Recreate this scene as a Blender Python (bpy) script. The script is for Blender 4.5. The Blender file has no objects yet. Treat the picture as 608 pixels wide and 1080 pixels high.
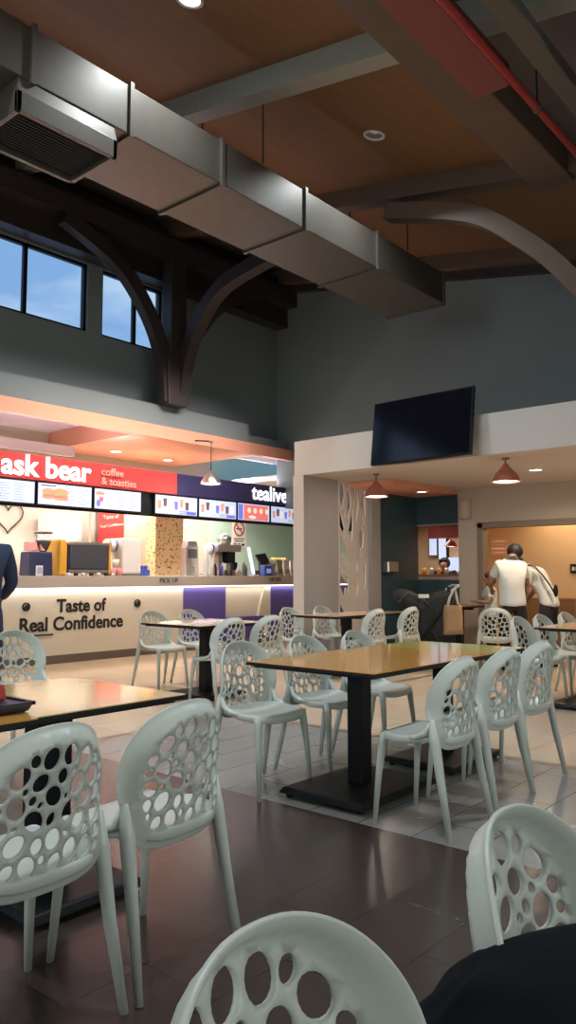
import bpy, bmesh, math, random
from mathutils import Vector, Matrix, noise
from mathutils.geometry import delaunay_2d_cdt
from math import sin, cos, pi, radians as R, sqrt, atan2
random.seed(7)
SC = bpy.context.scene
COL = SC.collection

# ---------------------------------------------------------------- camera
F = 811.0
cam_d = bpy.data.cameras.new('camera')
cam_d.sensor_fit = 'VERTICAL'; cam_d.sensor_height = 24.0
cam_d.lens = 24.0 * F / 1080.0
cam_d.clip_start = 0.05; cam_d.clip_end = 200
cam = bpy.data.objects.new('camera', cam_d); COL.objects.link(cam)
cam.location = (0, 0, 1.22)
PITCH = math.atan(67 / F)
cam.rotation_euler = (R(90) + PITCH, 0, R(40.6 - 90))
SC.camera = cam

# ---------------------------------------------------------------- world (dusk sky with soft clouds)
w = bpy.data.worlds.new('World'); SC.world = w; w.use_nodes = True
nt = w.node_tree; nt.nodes.clear()
def N(t, **kw):
    n = nt.nodes.new(t)
    for k, v in kw.items(): setattr(n, k, v)
    return n
tc = N('ShaderNodeTexCoord'); mp = N('ShaderNodeMapping'); mp.inputs['Scale'].default_value = (2.2, 2.2, 7)
nz = N('ShaderNodeTexNoise'); nz.inputs['Scale'].default_value = 2.0; nz.inputs['Detail'].default_value = 6
cr = N('ShaderNodeValToRGB')
cr.color_ramp.elements[0].position = .44; cr.color_ramp.elements[0].color = (.29, .49, .84, 1)
cr.color_ramp.elements[1].position = .72; cr.color_ramp.elements[1].color = (.80, .92, 1.1, 1)
bg = N('ShaderNodeBackground'); bg.inputs['Strength'].default_value = 1.0
wo = N('ShaderNodeOutputWorld')
nt.links.new(tc.outputs['Generated'], mp.inputs['Vector']); nt.links.new(mp.outputs[0], nz.inputs['Vector'])
nt.links.new(nz.outputs['Fac'], cr.inputs['Fac']); nt.links.new(cr.outputs[0], bg.inputs['Color']); nt.links.new(bg.outputs[0], wo.inputs[0])

# ---------------------------------------------------------------- exposure
SC.view_settings.view_transform = 'Standard'; SC.view_settings.look = 'None'
SC.view_settings.gamma = 1; SC.view_settings.use_curve_mapping = False
SC.view_settings.exposure = 0.14

# ---------------------------------------------------------------- lights
def area(name, loc, size, watts, col=(1, 1, 1), rot=(0, 0, 0), sizey=None, spread=180, shape=None):
    l = bpy.data.lights.new(name, 'AREA'); l.energy = watts; l.color = col; l.size = size; l.spread = R(spread)
    if sizey: l.shape = 'RECTANGLE'; l.size_y = sizey
    if shape: l.shape = shape
    o = bpy.data.objects.new(name, l); COL.objects.link(o); o.location = loc; o.rotation_euler = rot
    return o
COOL = (.84, .93, 1.0); WARM = (1, .80, .58); NEUT = (1, .93, .84)
# added lamps before the closed walls, standing in for daylight from unseen glazing
area('daylight_fill_entrance', (-5.8, 3.5, 2.4), 9, 210, (.88, .97, .95), (0, R(-76), 0), 3.6, spread=110)
area('daylight_fill_side', (1.5, -4.9, 2.2), 8, 100, (.92, 1, .96), (R(76), 0, 0), 3.2, spread=110)
# hall lamps: first at the lit downlight, the rest added without a lit fitting
for x, y in [(4.19, 4.71), (6.92, 4.65), (1.4, 4.7), (2.2, 1.4), (5.2, 1.4)]:
    area('hall_downlight_and_fill', (x, y, 5.3 + .184 * y - .1), .16, 34, COOL, (0, 0, 0), spread=130, shape='DISK')
# shop front ceiling lights
for x in (5.6, 8.2, 9.46, 10.9):
    area('shop_downlight', (x, 10.7, 3.33), .5, 60, (1, .86, .74), (0, 0, 0), spread=150, shape='DISK')
area('shop_back_light', (9.5, 11.0, 3.2), 5.0, 60, (1, .93, .88), (0, 0, 0), .4)
area('shop_back_light', (5.6, 11.0, 3.2), 4.0, 60, (1, .93, .88), (0, 0, 0), .4)
area('aisle_fill', (7.0, 7.7, 5.8), 1.0, 75, (1, .82, .66), (0, 0, 0), 1.0, spread=95)  # added lamp without a fitting, brightens the aisle
area('fascia_fill', (7.2, 6.4, 5.3), 5.0, 46, (1, .84, .80), (R(52), 0, 0), .3, spread=46)  # added strip lamp without a fitting, brightens the salmon fascia
area('lilac_ceiling_fill', (5.4, 9.85, 2.96), 4.5, 30, (.95, .86, 1), (pi, 0, 0), .08)  # this and the next: added unseen upward lamps that brighten the lilac ceiling
area('lilac_ceiling_fill', (10.9, 9.85, 2.96), 1.4, 10, (.95, .86, 1), (pi, 0, 0), .08)
# counter strip light and soffit lights over the low part
area('counter_strip_light', (7.8, 9.41, 1.02), 7.2, 9, (1, .96, .85), (0, 0, 0), .05)
for x, y in [(9.52, 3.96), (9.3, 6.0), (9.6, 1.9)]:
    area('soffit_downlight', (x, y, 2.56),   .14, 24, WARM, (0, 0, 0), spread=160, shape='DISK')
area('doorway_light', (12.2, 4.2, 2.3), .9, 25, (1, .76, .50), (0, 0, 0), 2.0)
area('stall_light', (12.2, 7.0, 2.12), .7, 12, (1, .9, .8), (0, 0, 0), .5)

# ---------------------------------------------------------------- materials
MATS = {}
def mat(name, col, rough=.5, metal=0.0, emit=None, estr=1.0, nscale=None, namt=.0, spec=.5, bump=0, bscale=40, alpha=None, coat=0, stretch=(1, 1, 1)):
    if name in MATS: return MATS[name]
    m = bpy.data.materials.new(name); m.use_nodes = True; t = m.node_tree
    b = t.nodes['Principled BSDF']
    b.inputs['Base Color'].default_value = (*col, 1); b.inputs['Roughness'].default_value = rough
    b.inputs['Metallic'].default_value = metal; b.inputs['Specular IOR Level'].default_value = spec
    if coat: b.inputs['Coat Weight'].default_value = coat; b.inputs['Coat Roughness'].default_value = .06
    if emit: b.inputs['Emission Color'].default_value = (*emit, 1); b.inputs['Emission Strength'].default_value = estr
    tcn = t.nodes.new('ShaderNodeTexCoord'); mpn = t.nodes.new('ShaderNodeMapping'); mpn.inputs['Scale'].default_value = stretch
    t.links.new(tcn.outputs['Object'], mpn.inputs[0])
    n = t.nodes.new('ShaderNodeTexNoise'); n.inputs['Scale'].default_value = nscale or 6; n.inputs['Detail'].default_value = 5
    t.links.new(mpn.outputs[0], n.inputs['Vector'])
    mx = t.nodes.new('ShaderNodeMix'); mx.data_type = 'RGBA'
    a = namt or .04
    mx.inputs[6].default_value = (*[c * (1 - a) for c in col], 1); mx.inputs[7].default_value = (*[min(1, c * (1 + a)) for c in col], 1)
    t.links.new(n.outputs['Fac'], mx.inputs[0]); t.links.new(mx.outputs[2], b.inputs['Base Color'])
    if bump:
        n2 = t.nodes.new('ShaderNodeTexNoise'); n2.inputs['Scale'].default_value = bscale; t.links.new(mpn.outputs[0], n2.inputs['Vector'])
        bp = t.nodes.new('ShaderNodeBump'); bp.inputs['Strength'].default_value = bump; bp.inputs['Distance'].default_value = .01
        t.links.new(n2.outputs['Fac'], bp.inputs['Height']); t.links.new(bp.outputs[0], b.inputs['Normal'])
    MATS[name] = m; return m
def s2l(*c): return tuple(((x / 255) / 12.92 if x <= 10 else (((x / 255) + .055) / 1.055) ** 2.4) for x in c)
def tile_mat(name, c1, c2, grout, rough, bw=.62, bh=.31, off=.5):
    m = bpy.data.materials.new(name); m.use_nodes = True; t = m.node_tree; b = t.nodes['Principled BSDF']
    g = t.nodes.new('ShaderNodeNewGeometry'); mp_ = t.nodes.new('ShaderNodeMapping'); mp_.inputs['Location'].default_value = (.54, .19, 0)
    t.links.new(g.outputs['Position'], mp_.inputs[0])
    br = t.nodes.new('ShaderNodeTexBrick'); br.offset = off
    br.inputs['Color1'].default_value = (*c1, 1); br.inputs['Color2'].default_value = (*c2, 1); br.inputs['Mortar'].default_value = (*grout, 1)
    br.inputs['Scale'].default_value = 1; br.inputs['Mortar Size'].default_value = .0035; br.inputs['Mortar Smooth'].default_value = .2
    br.inputs['Brick Width'].default_value = bw; br.inputs['Row Height'].default_value = bh
    t.links.new(mp_.outputs[0], br.inputs['Vector'])
    n = t.nodes.new('ShaderNodeTexNoise'); n.inputs['Scale'].default_value = 3; n.inputs['Detail'].default_value = 6; t.links.new(g.outputs['Position'], n.inputs['Vector'])
    mx = t.nodes.new('ShaderNodeMix'); mx.data_type = 'RGBA'; mx.blend_type = 'MULTIPLY'; mx.inputs[0].default_value = .2
    t.links.new(br.outputs['Color'], mx.inputs[6]); t.links.new(n.outputs['Color'], mx.inputs[7])
    t.links.new(mx.outputs[2], b.inputs['Base Color'])
    mr = t.nodes.new('ShaderNodeMapRange'); mr.inputs['To Min'].default_value = rough - .02; mr.inputs['To Max'].default_value = rough + .03
    t.links.new(n.outputs['Fac'], mr.inputs['Value']); t.links.new(mr.outputs[0], b.inputs['Roughness'])
    bp = t.nodes.new('ShaderNodeBump'); bp.inputs['Strength'].default_value = .35; bp.inputs['Distance'].default_value = .003; bp.invert = True
    t.links.new(br.outputs['Fac'], bp.inputs['Height']); t.links.new(bp.outputs[0], b.inputs['Normal'])
    return m
M = dict(
    plastic=mat('chair_plastic', (.58, .615, .56), .34, nscale=3, namt=.03),
    black=mat('black_metal', (.008, .009, .012), .45, spec=.25),
    edge=mat('black_table_edge', (.010, .010, .011), .5, spec=.3),
    lam_orange=mat('orange_laminate', (.66, .31, .06), .14, nscale=3, namt=.05, spec=.85, coat=.3, stretch=(1, 8, 1)),
    lam_lime=mat('lime_laminate', (.55, .50, .13), .14, nscale=3, namt=.04, spec=.85, coat=.3, stretch=(1, 8, 1)),
    lam_yellow=mat('yellow_laminate', (.66, .47, .15), .12, nscale=3, namt=.04, spec=.85, coat=.3, stretch=(1, 8, 1)),
    lam_peach=mat('peach_laminate', (.66, .42, .26), .14, nscale=3, namt=.05, spec=.85, coat=.3, stretch=(1, 8, 1)),
    wall_upper=mat('upper_wall_paint', (.185, .23, .24), .75, nscale=1.2, namt=.06),
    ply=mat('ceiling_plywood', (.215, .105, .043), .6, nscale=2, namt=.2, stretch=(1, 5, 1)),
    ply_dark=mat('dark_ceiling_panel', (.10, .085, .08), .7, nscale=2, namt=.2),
    beam_grey=mat('grey_painted_beam', (.30, .30, .26), .6),
    beam_brown=mat('brown_steel_beam', (.13, .085, .058), .55, nscale=2, namt=.15),
    post=mat('dark_brown_post_paint', (.035, .028, .027), .5),
    galv=mat('galvanised_steel', (.125, .11, .088), .42, .4, nscale=9, namt=.14),
    grille=mat('grille_black', (.03, .04, .04), .5),
    red=mat('red_pipe_paint', (.42, .055, .045), .4),
    cream=mat('cream_panel', (.66, .60, .50), .5),
    counter_edge=mat('taupe_counter_edge', (.50, .45, .40), .5),
    counter_kick=mat('kick_board', (.20, .165, .14), .5),
    purple=mat('purple_panel', (.10, .075, .30), .5),
    navy_sign=mat('navy_sign', (.035, .032, .10), .4),
    red_sign=mat('red_sign', (.52, .05, .05), .45),
    orange_paint=mat('salmon_soffit_paint', (.76, .36, .24), .65, nscale=1, namt=.05),
    lilac=mat('lilac_corrugated', (.66, .60, .66), .6),
    shop_wall=mat('shop_cream_wall', (.55, .48, .40), .6),
    mint=mat('mint_wall', (.42, .60, .50), .6),
    low_white=mat('soffit_white_paint', (.64, .59, .55), .7, nscale=2, namt=.03),
    pillar=mat('pillar_taupe_paint', (.36, .34, .335), .65, nscale=2, namt=.04),
    teal=mat('dark_teal_wall', (.035, .075, .092), .34, nscale=4, namt=.4),
    doorwall=mat('warm_wall_paint', (.52, .45, .37), .65, nscale=2, namt=.04),
    yellowwall=mat('yellow_corridor_paint', (.72, .50, .28), .7, nscale=1, namt=.04),
    frame_brown=mat('taupe_frame', (.24, .19, .15), .5),
    screen=mat('screen_black_glass', (.006, .006, .010), .10, spec=.6),
    white=mat('white_paint', (.75, .74, .70), .5),
    led=mat('led_white', (.9, .9, .9), .4, emit=(1, .97, .88), estr=3.0),
    lamp_face=mat('lamp_face', (.9, .9, .9), .4, emit=(1, .95, .88), estr=7.0),
    sign_glow=mat('sign_letters_glow', (.9, .9, .9), .4, emit=(.93, .96, 1), estr=1.7),
    sign_pink=mat('sign_letters_pink', (.75, .35, .30), .5, emit=(.9, .30, .25), estr=.35),
    menu=mat('menu_screen', (.3, .35, .45), .4, emit=(.52, .60, .82), estr=.88),
    menu_text=mat('menu_text_lines', (.2, .22, .3), .5, emit=(.22, .26, .42), estr=.7),
    text_black=mat('black_lettering', (.012, .011, .012), .6),
    orange_shade=mat('terracotta_lamp_shade', (.42, .13, .085), .4),
    steel=mat('brushed_steel', (.55, .54, .52), .28, .9, nscale=30, namt=.08, stretch=(1, 1, 8)),
    navy=mat('navy_fabric', (.035, .048, .10), .85, bump=.3),
    machine_navy=mat('navy_machine', (.028, .035, .09), .4),
    amber=mat('amber_plastic', (.70, .36, .04), .35),
    dark_glass=mat('dark_glass', (.06, .065, .08), .12),
    blue=mat('blue_plastic', (.06, .10, .45), .4),
    pink=mat('pink_paper', (.75, .32, .30), .7),
    skin=mat('skin', (.36, .19, .12), .55, nscale=12, namt=.05),
    hair=mat('black_hair', (.012, .010, .010), .6, bump=.5, bscale=120),
    hair_brown=mat('brown_hair', (.10, .045, .03), .6, bump=.4, bscale=120),
    shirt=mat('white_cotton', (.72, .73, .72), .85, nscale=8, namt=.05, bump=.5, bscale=9),
    trousers=mat('black_trousers', (.014, .014, .018), .85, bump=.4, bscale=20),
    jacket=mat('black_nylon', (.006, .007, .010), .9, bump=.8, bscale=7, spec=.12),
    kraft=mat('kraft_paper', (.40, .24, .12), .8, nscale=5, namt=.1),
    pram=mat('black_pram_fabric', (.016, .018, .022), .7, bump=.3, bscale=30),
    redplastic=mat('red_plastic', (.50, .05, .04), .35),
    tray=mat('dark_tray', (.03, .028, .045), .4),
    skinpattern=mat('gold_mosaic', (.50, .34, .14), .5),
    wood=mat('brown_cabinet_wood', (.26, .13, .06), .5, nscale=3, namt=.2, stretch=(1, 1, 6)),
)
def tri_noise_mosaic():
    m = MATS['gold_mosaic']; t = m.node_tree; b = t.nodes['Principled BSDF']
    tcn = t.nodes.new('ShaderNodeTexCoord'); v = t.nodes.new('ShaderNodeTexVoronoi'); v.inputs['Scale'].default_value = 20
    mpn = t.nodes.new('ShaderNodeMapping'); mpn.inputs['Scale'].default_value = (1.3, 1, .8)
    t.links.new(tcn.outputs['Object'], mpn.inputs[0]); t.links.new(mpn.outputs[0], v.inputs['Vector'])
    r = t.nodes.new('ShaderNodeValToRGB'); r.color_ramp.elements[0].color = (.10, .07, .05, 1); r.color_ramp.elements[0].position = .22
    r.color_ramp.elements[1].color = (.80, .58, .30, 1); r.color_ramp.elements[1].position = .36
    t.links.new(v.outputs['Distance'], r.inputs[0]); t.links.new(r.outputs[0], b.inputs['Base Color'])
tri_noise_mosaic()
M['pane'] = bpy.data.materials.new('window_pane_glass'); M['pane'].use_nodes = True
def _pane(m):
    t = m.node_tree; t.nodes.clear(); o = t.nodes.new('ShaderNodeOutputMaterial'); mx = t.nodes.new('ShaderNodeMixShader'); mx.inputs[0].default_value = .07
    a = t.nodes.new('ShaderNodeBsdfTransparent'); a.inputs[0].default_value = (.9, .95, .97, 1); g = t.nodes.new('ShaderNodeBsdfGlossy'); g.inputs['Roughness'].default_value = .03
    t.links.new(a.outputs[0], mx.inputs[1]); t.links.new(g.outputs[0], mx.inputs[2]); t.links.new(mx.outputs[0], o.inputs[0])
_pane(M['pane'])
FL_DARK = tile_mat('dark_brown_floor_tile', (.060, .041, .034), (.070, .048, .040), (.030, .024, .022), .24)
FL_GREY = tile_mat('grey_floor_tile', (.27, .26, .25), (.31, .30, .28), (.07, .065, .06), .26)
FL_BEIGE = tile_mat('beige_floor_tile', (.62, .47, .33), (.66, .51, .37), (.36, .27, .19), .24, .62, .62, 0)
FL_STRIP = tile_mat('brown_floor_strip', (.20, .14, .11), (.22, .15, .12), (.08, .06, .05), .3)

# ---------------------------------------------------------------- mesh helpers
def box(bm, x0, x1, y0, y1, z0, z1, mi=0, top=None):
    """axis box; top=(sx,sy) scales the upper face"""
    x0, x1 = sorted((x0, x1)); y0, y1 = sorted((y0, y1)); z0, z1 = sorted((z0, z1))
    cx, cy = (x0 + x1) / 2, (y0 + y1) / 2
    v = []
    for z, s in ((z0, (1, 1)), (z1, top or (1, 1))):
        for x, y in ((x0, y0), (x1, y0), (x1, y1), (x0, y1)):
            v.append(bm.verts.new((cx + (x - cx) * s[0], cy + (y - cy) * s[1], z)))
    for f in ((3, 2, 1, 0), (4, 5, 6, 7), (0, 1, 5, 4), (1, 2, 6, 5), (2, 3, 7, 6), (3, 0, 4, 7)):
        bm.faces.new([v[i] for i in f]).material_index = mi
    return v
def prism(bm, pts, d, axis='y', d0=0.0, mi=0):
    """extrude polygon pts (a,b) along axis from d0 to d0+d ; axis y: (x,z), x: (y,z), z: (x,y)"""
    def P(a, b, c):
        return {'y': (a, c, b), 'x': (c, a, b), 'z': (a, b, c)}[axis]
    A = [bm.verts.new(P(a, b, d0)) for a, b in pts]; B = [bm.verts.new(P(a, b, d0 + d)) for a, b in pts]
    n = len(pts)
    bm.faces.new(A).material_index = mi; bm.faces.new(B[::-1]).material_index = mi
    for i in range(n): bm.faces.new((A[i], B[i], B[(i + 1) % n], A[(i + 1) % n])).material_index = mi
def tube(bm, pts, rad, seg=10, flat=None, cap=True, mi=0):
    """tube along points; rad list or value; flat=(sx,sy) section scale relative to a frame"""
    pts = [Vector(p) for p in pts]; n = len(pts)
    if not hasattr(rad, '__len__'): rad = [rad] * n
    rings = []; up = None
    for i, p in enumerate(pts):
        t = (pts[min(i + 1, n - 1)] - pts[max(i - 1, 0)]).normalized()
        if up is None: up = Vector((0, 0, 1)) if abs(t.z) < .8 else Vector((0, 1, 0))
        a = t.cross(up).normalized(); b = a.cross(t).normalized(); up = b
        sx, sy = flat or (1, 1)
        rings.append([bm.verts.new(p + a * cos(2 * pi * k / seg) * rad[i] * sx + b * sin(2 * pi * k / seg) * rad[i] * sy) for k in range(seg)])
    for i in range(n - 1):
        for k in range(seg):
            f = bm.faces.new((rings[i][k], rings[i][(k + 1) % seg], rings[i + 1][(k + 1) % seg], rings[i + 1][k])); f.smooth = True; f.material_index = mi
    if cap:
        bm.faces.new(rings[0][::-1]).material_index = mi; bm.faces.new(rings[-1]).material_index = mi
def lathe(bm, prof, seg=28, c=(0, 0, 0), mi=0, cap=True):
    rings = [[bm.verts.new((c[0] + r * cos(2 * pi * k / seg), c[1] + r * sin(2 * pi * k / seg), c[2] + z)) for k in range(seg)] for r, z in prof]
    for i in range(len(prof) - 1):
        for k in range(seg):
            f = bm.faces.new((rings[i][k], rings[i][(k + 1) % seg], rings[i + 1][(k + 1) % seg], rings[i + 1][k])); f.smooth = True; f.material_index = mi
    if cap:
        bm.faces.new(rings[0][::-1]).material_index = mi; bm.faces.new(rings[-1]).material_index = mi
def ellipsoid(bm, c, r, seg=20, rings=12, rot=None, warp=0, mi=0):
    m = Matrix.Translation(c) @ (rot or Matrix.Identity(4)) @ Matrix.Diagonal((*r, 1))
    ret = bmesh.ops.create_uvsphere(bm, u_segments=seg, v_segments=rings, radius=1, matrix=m)
    for v in ret['verts']:
        if warp: v.co += (v.co - Vector(c)) * warp * noise.noise(v.co * 9)
        for f in v.link_faces: f.smooth = True; f.material_index = mi
def obj(name, bm, m, parent=None, bevel=0, smooth=False, sub=0, solid=0):
    me = bpy.data.meshes.new(name)
    bmesh.ops.recalc_face_normals(bm, faces=bm.faces[:]); bm.to_mesh(me); bm.free()
    for mm in (m if isinstance(m, (list, tuple)) else [m]): me.materials.append(mm)
    o = bpy.data.objects.new(name, me); COL.objects.link(o)
    if parent: o.parent = parent
    if smooth:
        for p in me.polygons: p.use_smooth = True
    if solid:
        s = o.modifiers.new('solid', 'SOLIDIFY'); s.thickness = solid; s.offset = 0
    if bevel:
        b = o.modifiers.new('bevel', 'BEVEL'); b.width = bevel; b.segments = 2; b.limit_method = 'ANGLE'; b.angle_limit = R(40)
    if sub:
        s = o.modifiers.new('sub', 'SUBSURF'); s.levels = s.render_levels = sub
    return o
def nb(): return bmesh.new()
def bobj(name, boxes, m, parent=None, bevel=0):
    bm = nb()
    for b in boxes: box(bm, *b)
    return obj(name, bm, m, parent, bevel)
def tag(o, label, cat, group=None, kind=None):
    o['label'] = label; o['category'] = cat
    if group: o['group'] = group
    if kind: o['kind'] = kind
    return o
def thing(name, label, cat, loc=(0, 0, 0), rz=0, group=None):
    o = bpy.data.objects.new(name, None); COL.objects.link(o); o.location = loc; o.rotation_euler = (0, 0, rz)
    o.empty_display_size = .1
    return tag(o, label, cat, group)
def struct(o): o['kind'] = 'structure'; return o
def copy_tree(o, parent=None):
    c = o.copy(); COL.objects.link(c)
    if parent: c.parent = parent
    for ch in list(o.children): copy_tree(ch, c)
    return c
def text(name, s, loc, size, m, parent=None, rot=(pi / 2, 0, 0), ext=.01, off=0.0, sx=1.0, bev=0, align='LEFT', shear=0):
    cu = bpy.data.curves.new(name, 'FONT'); cu.body = s; cu.size = size; cu.extrude = ext; cu.offset = off; cu.align_x = align; cu.shear = shear
    cu.bevel_depth = bev; cu.resolution_u = 4
    t = bpy.data.objects.new(name, cu); COL.objects.link(t)
    dg = bpy.context.evaluated_depsgraph_get()
    me = bpy.data.meshes.new_from_object(t.evaluated_get(dg)); bpy.data.objects.remove(t)
    me.materials.clear(); me.materials.append(m)
    o = bpy.data.objects.new(name, me); COL.objects.link(o); o.location = loc; o.rotation_euler = rot; o.scale = (sx, 1, 1)
    if parent: o.parent = parent
    return o

# ================================================================ STRUCTURE
CZ = lambda y: 5.31 + .184 * y          # underside of the sloping roof
XW = 11.1
# floor in four tile zones
bm = nb()
def quad(x0, x1, y0, y1, mi, z=0.0):
    f = bm.faces.new([bm.verts.new(p) for p in ((x0, y0, z), (x1, y0, z), (x1, y1, z), (x0, y1, z))]); f.material_index = mi
quad(-6, 3.2, -5, 4.85, 0); quad(3.2, 4.93, -5, 4.85, 1); quad(4.93, 5.02, -5, 4.85, 3); quad(5.02, 14.5, -5, 4.85, 2)
quad(-6, 14.5, 4.85, 4.93, 3); quad(-6, 14.5, 4.93, 13, 2)
bmf = bm
struct(obj('floor', bmf, [FL_DARK, FL_GREY, FL_BEIGE, FL_STRIP]))
# window wall (Y = 9.8) with clerestory openings
WIN = [(-1.2, 1.0), (1.15, 3.35), (3.5, 5.6), (4.85, 6.72)]
bm = nb(); Z0, Z1 = 4.93, 6.0
wins = [(-2.9, -.35), (-.10, 2.45), (2.70, 4.42), (4.50, 6.72), (6.98, 8.20)]
box(bm, -6, XW + .2, 9.8, 10.0, 3.6, Z0); box(bm, -6, XW + .2, 9.8, 10.0, Z1, 7.3)
xs = [-6] + [v for p in wins for v in p] + [XW + .2]
for i in range(0, len(xs), 2): box(bm, xs[i], xs[i + 1], 9.8, 10.0, Z0, Z1)
struct(obj('wall_left', bm, M['wall_upper']))
for i, (a, b) in enumerate(wins):
    e = bpy.data.objects.new('window_%d' % (i + 1), None); COL.objects.link(e); e.location = ((a + b) / 2, 9.88, Z0); struct(e)
    hw = (b - a) / 2; h = Z1 - Z0; mid = [] if i != 4 else [.12]
    bl = [(-hw, hw, -.03, .03, 0, .045), (-hw, hw, -.03, .03, h - .045, h), (-hw, -hw + .045, -.03, .03, 0, h), (hw - .045, hw, -.03, .03, 0, h)]
    m0 = {3: 5.69 - (a + b) / 2, 4: .06}.get(i, 0)
    bl.append((m0 - .03, m0 + .03, -.03, .03, 0, h))
    bobj('window_frame', bl, M['black'], e)
    bobj('pane', [(-hw, hw, -.004, .004, 0, h)], M['pane'], e)
# right end wall, and closed walls behind the camera
bm = nb(); box(bm, XW, XW + .2, -5, 9.8, 2.9, 7.3); struct(obj('wall_right', bm, M['wall_upper']))
struct(bobj('wall_front', [(-6.1, -6, -5, 10, 0, 7.3)], M['low_white']))
struct(bobj('wall_near', [(-6, XW + .2, -5.1, -5, 0, 7.3)], M['low_white']))
# ledge under the window wall
struct(bobj('trim_1', [(-6, 9.9, 9.42, 9.8, 3.6, 3.93)], M['wall_upper']))
struct(bobj('trim_2', [(9.9, XW + .2, 9.5, 9.8, 3.5, 3.75)], M['wall_upper']))
# sloping roof panels
def slab(name, x0, x1, y0, y1, m, dz=0, th=.08):
    bm = nb(); v = []
    for z in (0, th):
        for x, y in ((x0, y0), (x1, y0), (x1, y1), (x0, y1)): v.append(bm.verts.new((x, y, CZ(y) + dz + z)))
    for f in ((3, 2, 1, 0), (4, 5, 6, 7), (0, 1, 5, 4), (1, 2, 6, 5), (2, 3, 7, 6), (3, 0, 4, 7)): bm.faces.new([v[i] for i in f])
    return obj(name, bm, m)
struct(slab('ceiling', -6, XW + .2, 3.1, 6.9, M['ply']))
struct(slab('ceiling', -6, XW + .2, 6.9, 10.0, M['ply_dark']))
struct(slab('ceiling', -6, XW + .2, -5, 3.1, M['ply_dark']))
# rafters (along Y, following the slope)
k = 3
for x in (-3.1, -.3, 2.5, 5.3, 8.05, 10.8):
    struct(slab('trim_%d' % k, x, x + .2, -5, 9.8, M['beam_grey'] if x < 8 else M['beam_brown'], -.24, .24)); k += 1
# big brown purlin and eave beam along X
struct(bobj('trim_%d' % k, [(-6, 8.3, 2.91, 3.34, 5.58, 5.86)], M['beam_brown'], bevel=.02)); k += 1
struct(bobj('trim_%d' % k, [(-6, XW, 9.28, 9.52, 6.38, 6.68)], M['post'])); k += 1
struct(bobj('trim_%d' % k, [(-6, XW, 9.52, 9.8, 6.02, 6.95)], M['post'])); k += 1
struct(bobj('trim_%d' % k, [(-6, XW, 7.2, 7.42, 6.2, 6.5)], M['post'])); k += 1
# band of dark roof plate at the end wall
struct(slab('trim_%d' % k, 10.95, XW, 1, 9.6, M['post'], -.36, .36)); k += 1

# roof posts with curved braces
def brace(bm, pts, w=.13, d=.15):
    """rectangular curved member through pts"""
    P = [Vector(p) for p in pts]
    # catmull subdivision
    Q = []
    for i in range(len(P) - 1):
        p0 = P[max(i - 1, 0)]; p1 = P[i]; p2 = P[i + 1]; p3 = P[min(i + 2, len(P) - 1)]
        for j in range(5):
            t = j / 5
            Q.append(.5 * ((2 * p1) + (-p0 + p2) * t + (2 * p0 - 5 * p1 + 4 * p2 - p3) * t * t + (-p0 + 3 * p1 - 3 * p2 + p3) * t ** 3))
    Q.append(P[-1])
    span = P[-1] - P[0]; side = Vector((span.x, span.y, 0)).cross(Vector((0, 0, 1))).normalized()
    rings = []
    for i, q in enumerate(Q):
        t = (Q[min(i + 1, len(Q) - 1)] - Q[max(i - 1, 0)]).normalized(); n = side.cross(t).normalized()
        rings.append([bm.verts.new(q + side * a * w / 2 + n * b * d / 2) for a, b in ((-1, -1), (1, -1), (1, 1), (-1, 1))])
    for i in range(len(Q) - 1):
        for c in range(4): bm.faces.new((rings[i][c], rings[i][(c + 1) % 4], rings[i + 1][(c + 1) % 4], rings[i + 1][c]))
    bm.faces.new(rings[0]); bm.faces.new(rings[-1][::-1])
p = thing('roof_post', 'dark brown post flaring into curved braces beside the high windows', 'roof post', (8.06, 9.34, 3.93), group=None)
bm = nb(); box(bm, -.2, .2, -.12, .1, 0, .75, top=(1.15, 1.1)); box(bm, -.17, .15, -.13, .11, .6, 2.5); obj('post_shaft', bm, M['post'], p, bevel=.015)
bm = nb(); brace(bm, [(-.14, 0, .05), (-.24, 0, .75), (-.55, 0, 1.4), (-1.15, 0, 2.02), (-2.1, 0, 2.4)], .17, .22); obj('curved_brace', bm, M['post'], p)
bm = nb(); brace(bm, [(.14, 0, .05), (.12, -.15, .7), (.06, -.5, 1.25), (.0, -1.15, 1.72), (0, -2.3, 1.93)], .2, .2); obj('curved_brace', bm, M['post'], p)
bm = nb(); brace(bm, [(.16, 0, .05), (.28, 0, .75), (.6, 0, 1.4), (1.2, 0, 2.02), (2.1, 0, 2.4)], .1, .14); obj('curved_brace', bm, M['post'], p)
p = thing('roof_post', 'brown post near the right frame edge whose long curved brace reaches the roof', 'roof post', (8.06, 2.2, 3.0))
bm = nb(); box(bm, -.16, .16, -.16, .16, 0, 2.55); obj('post_shaft', bm, M['beam_brown'], p, bevel=.015)
bm = nb(); brace(bm, [(0, .1, .1), (0, .35, .85), (0, .74, 1.45), (0, 1.2, 1.95), (0, 1.85, 2.45), (0, 3.0, 2.85)], .2, .2); obj('curved_brace', bm, M['beam_brown'], p)

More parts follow.
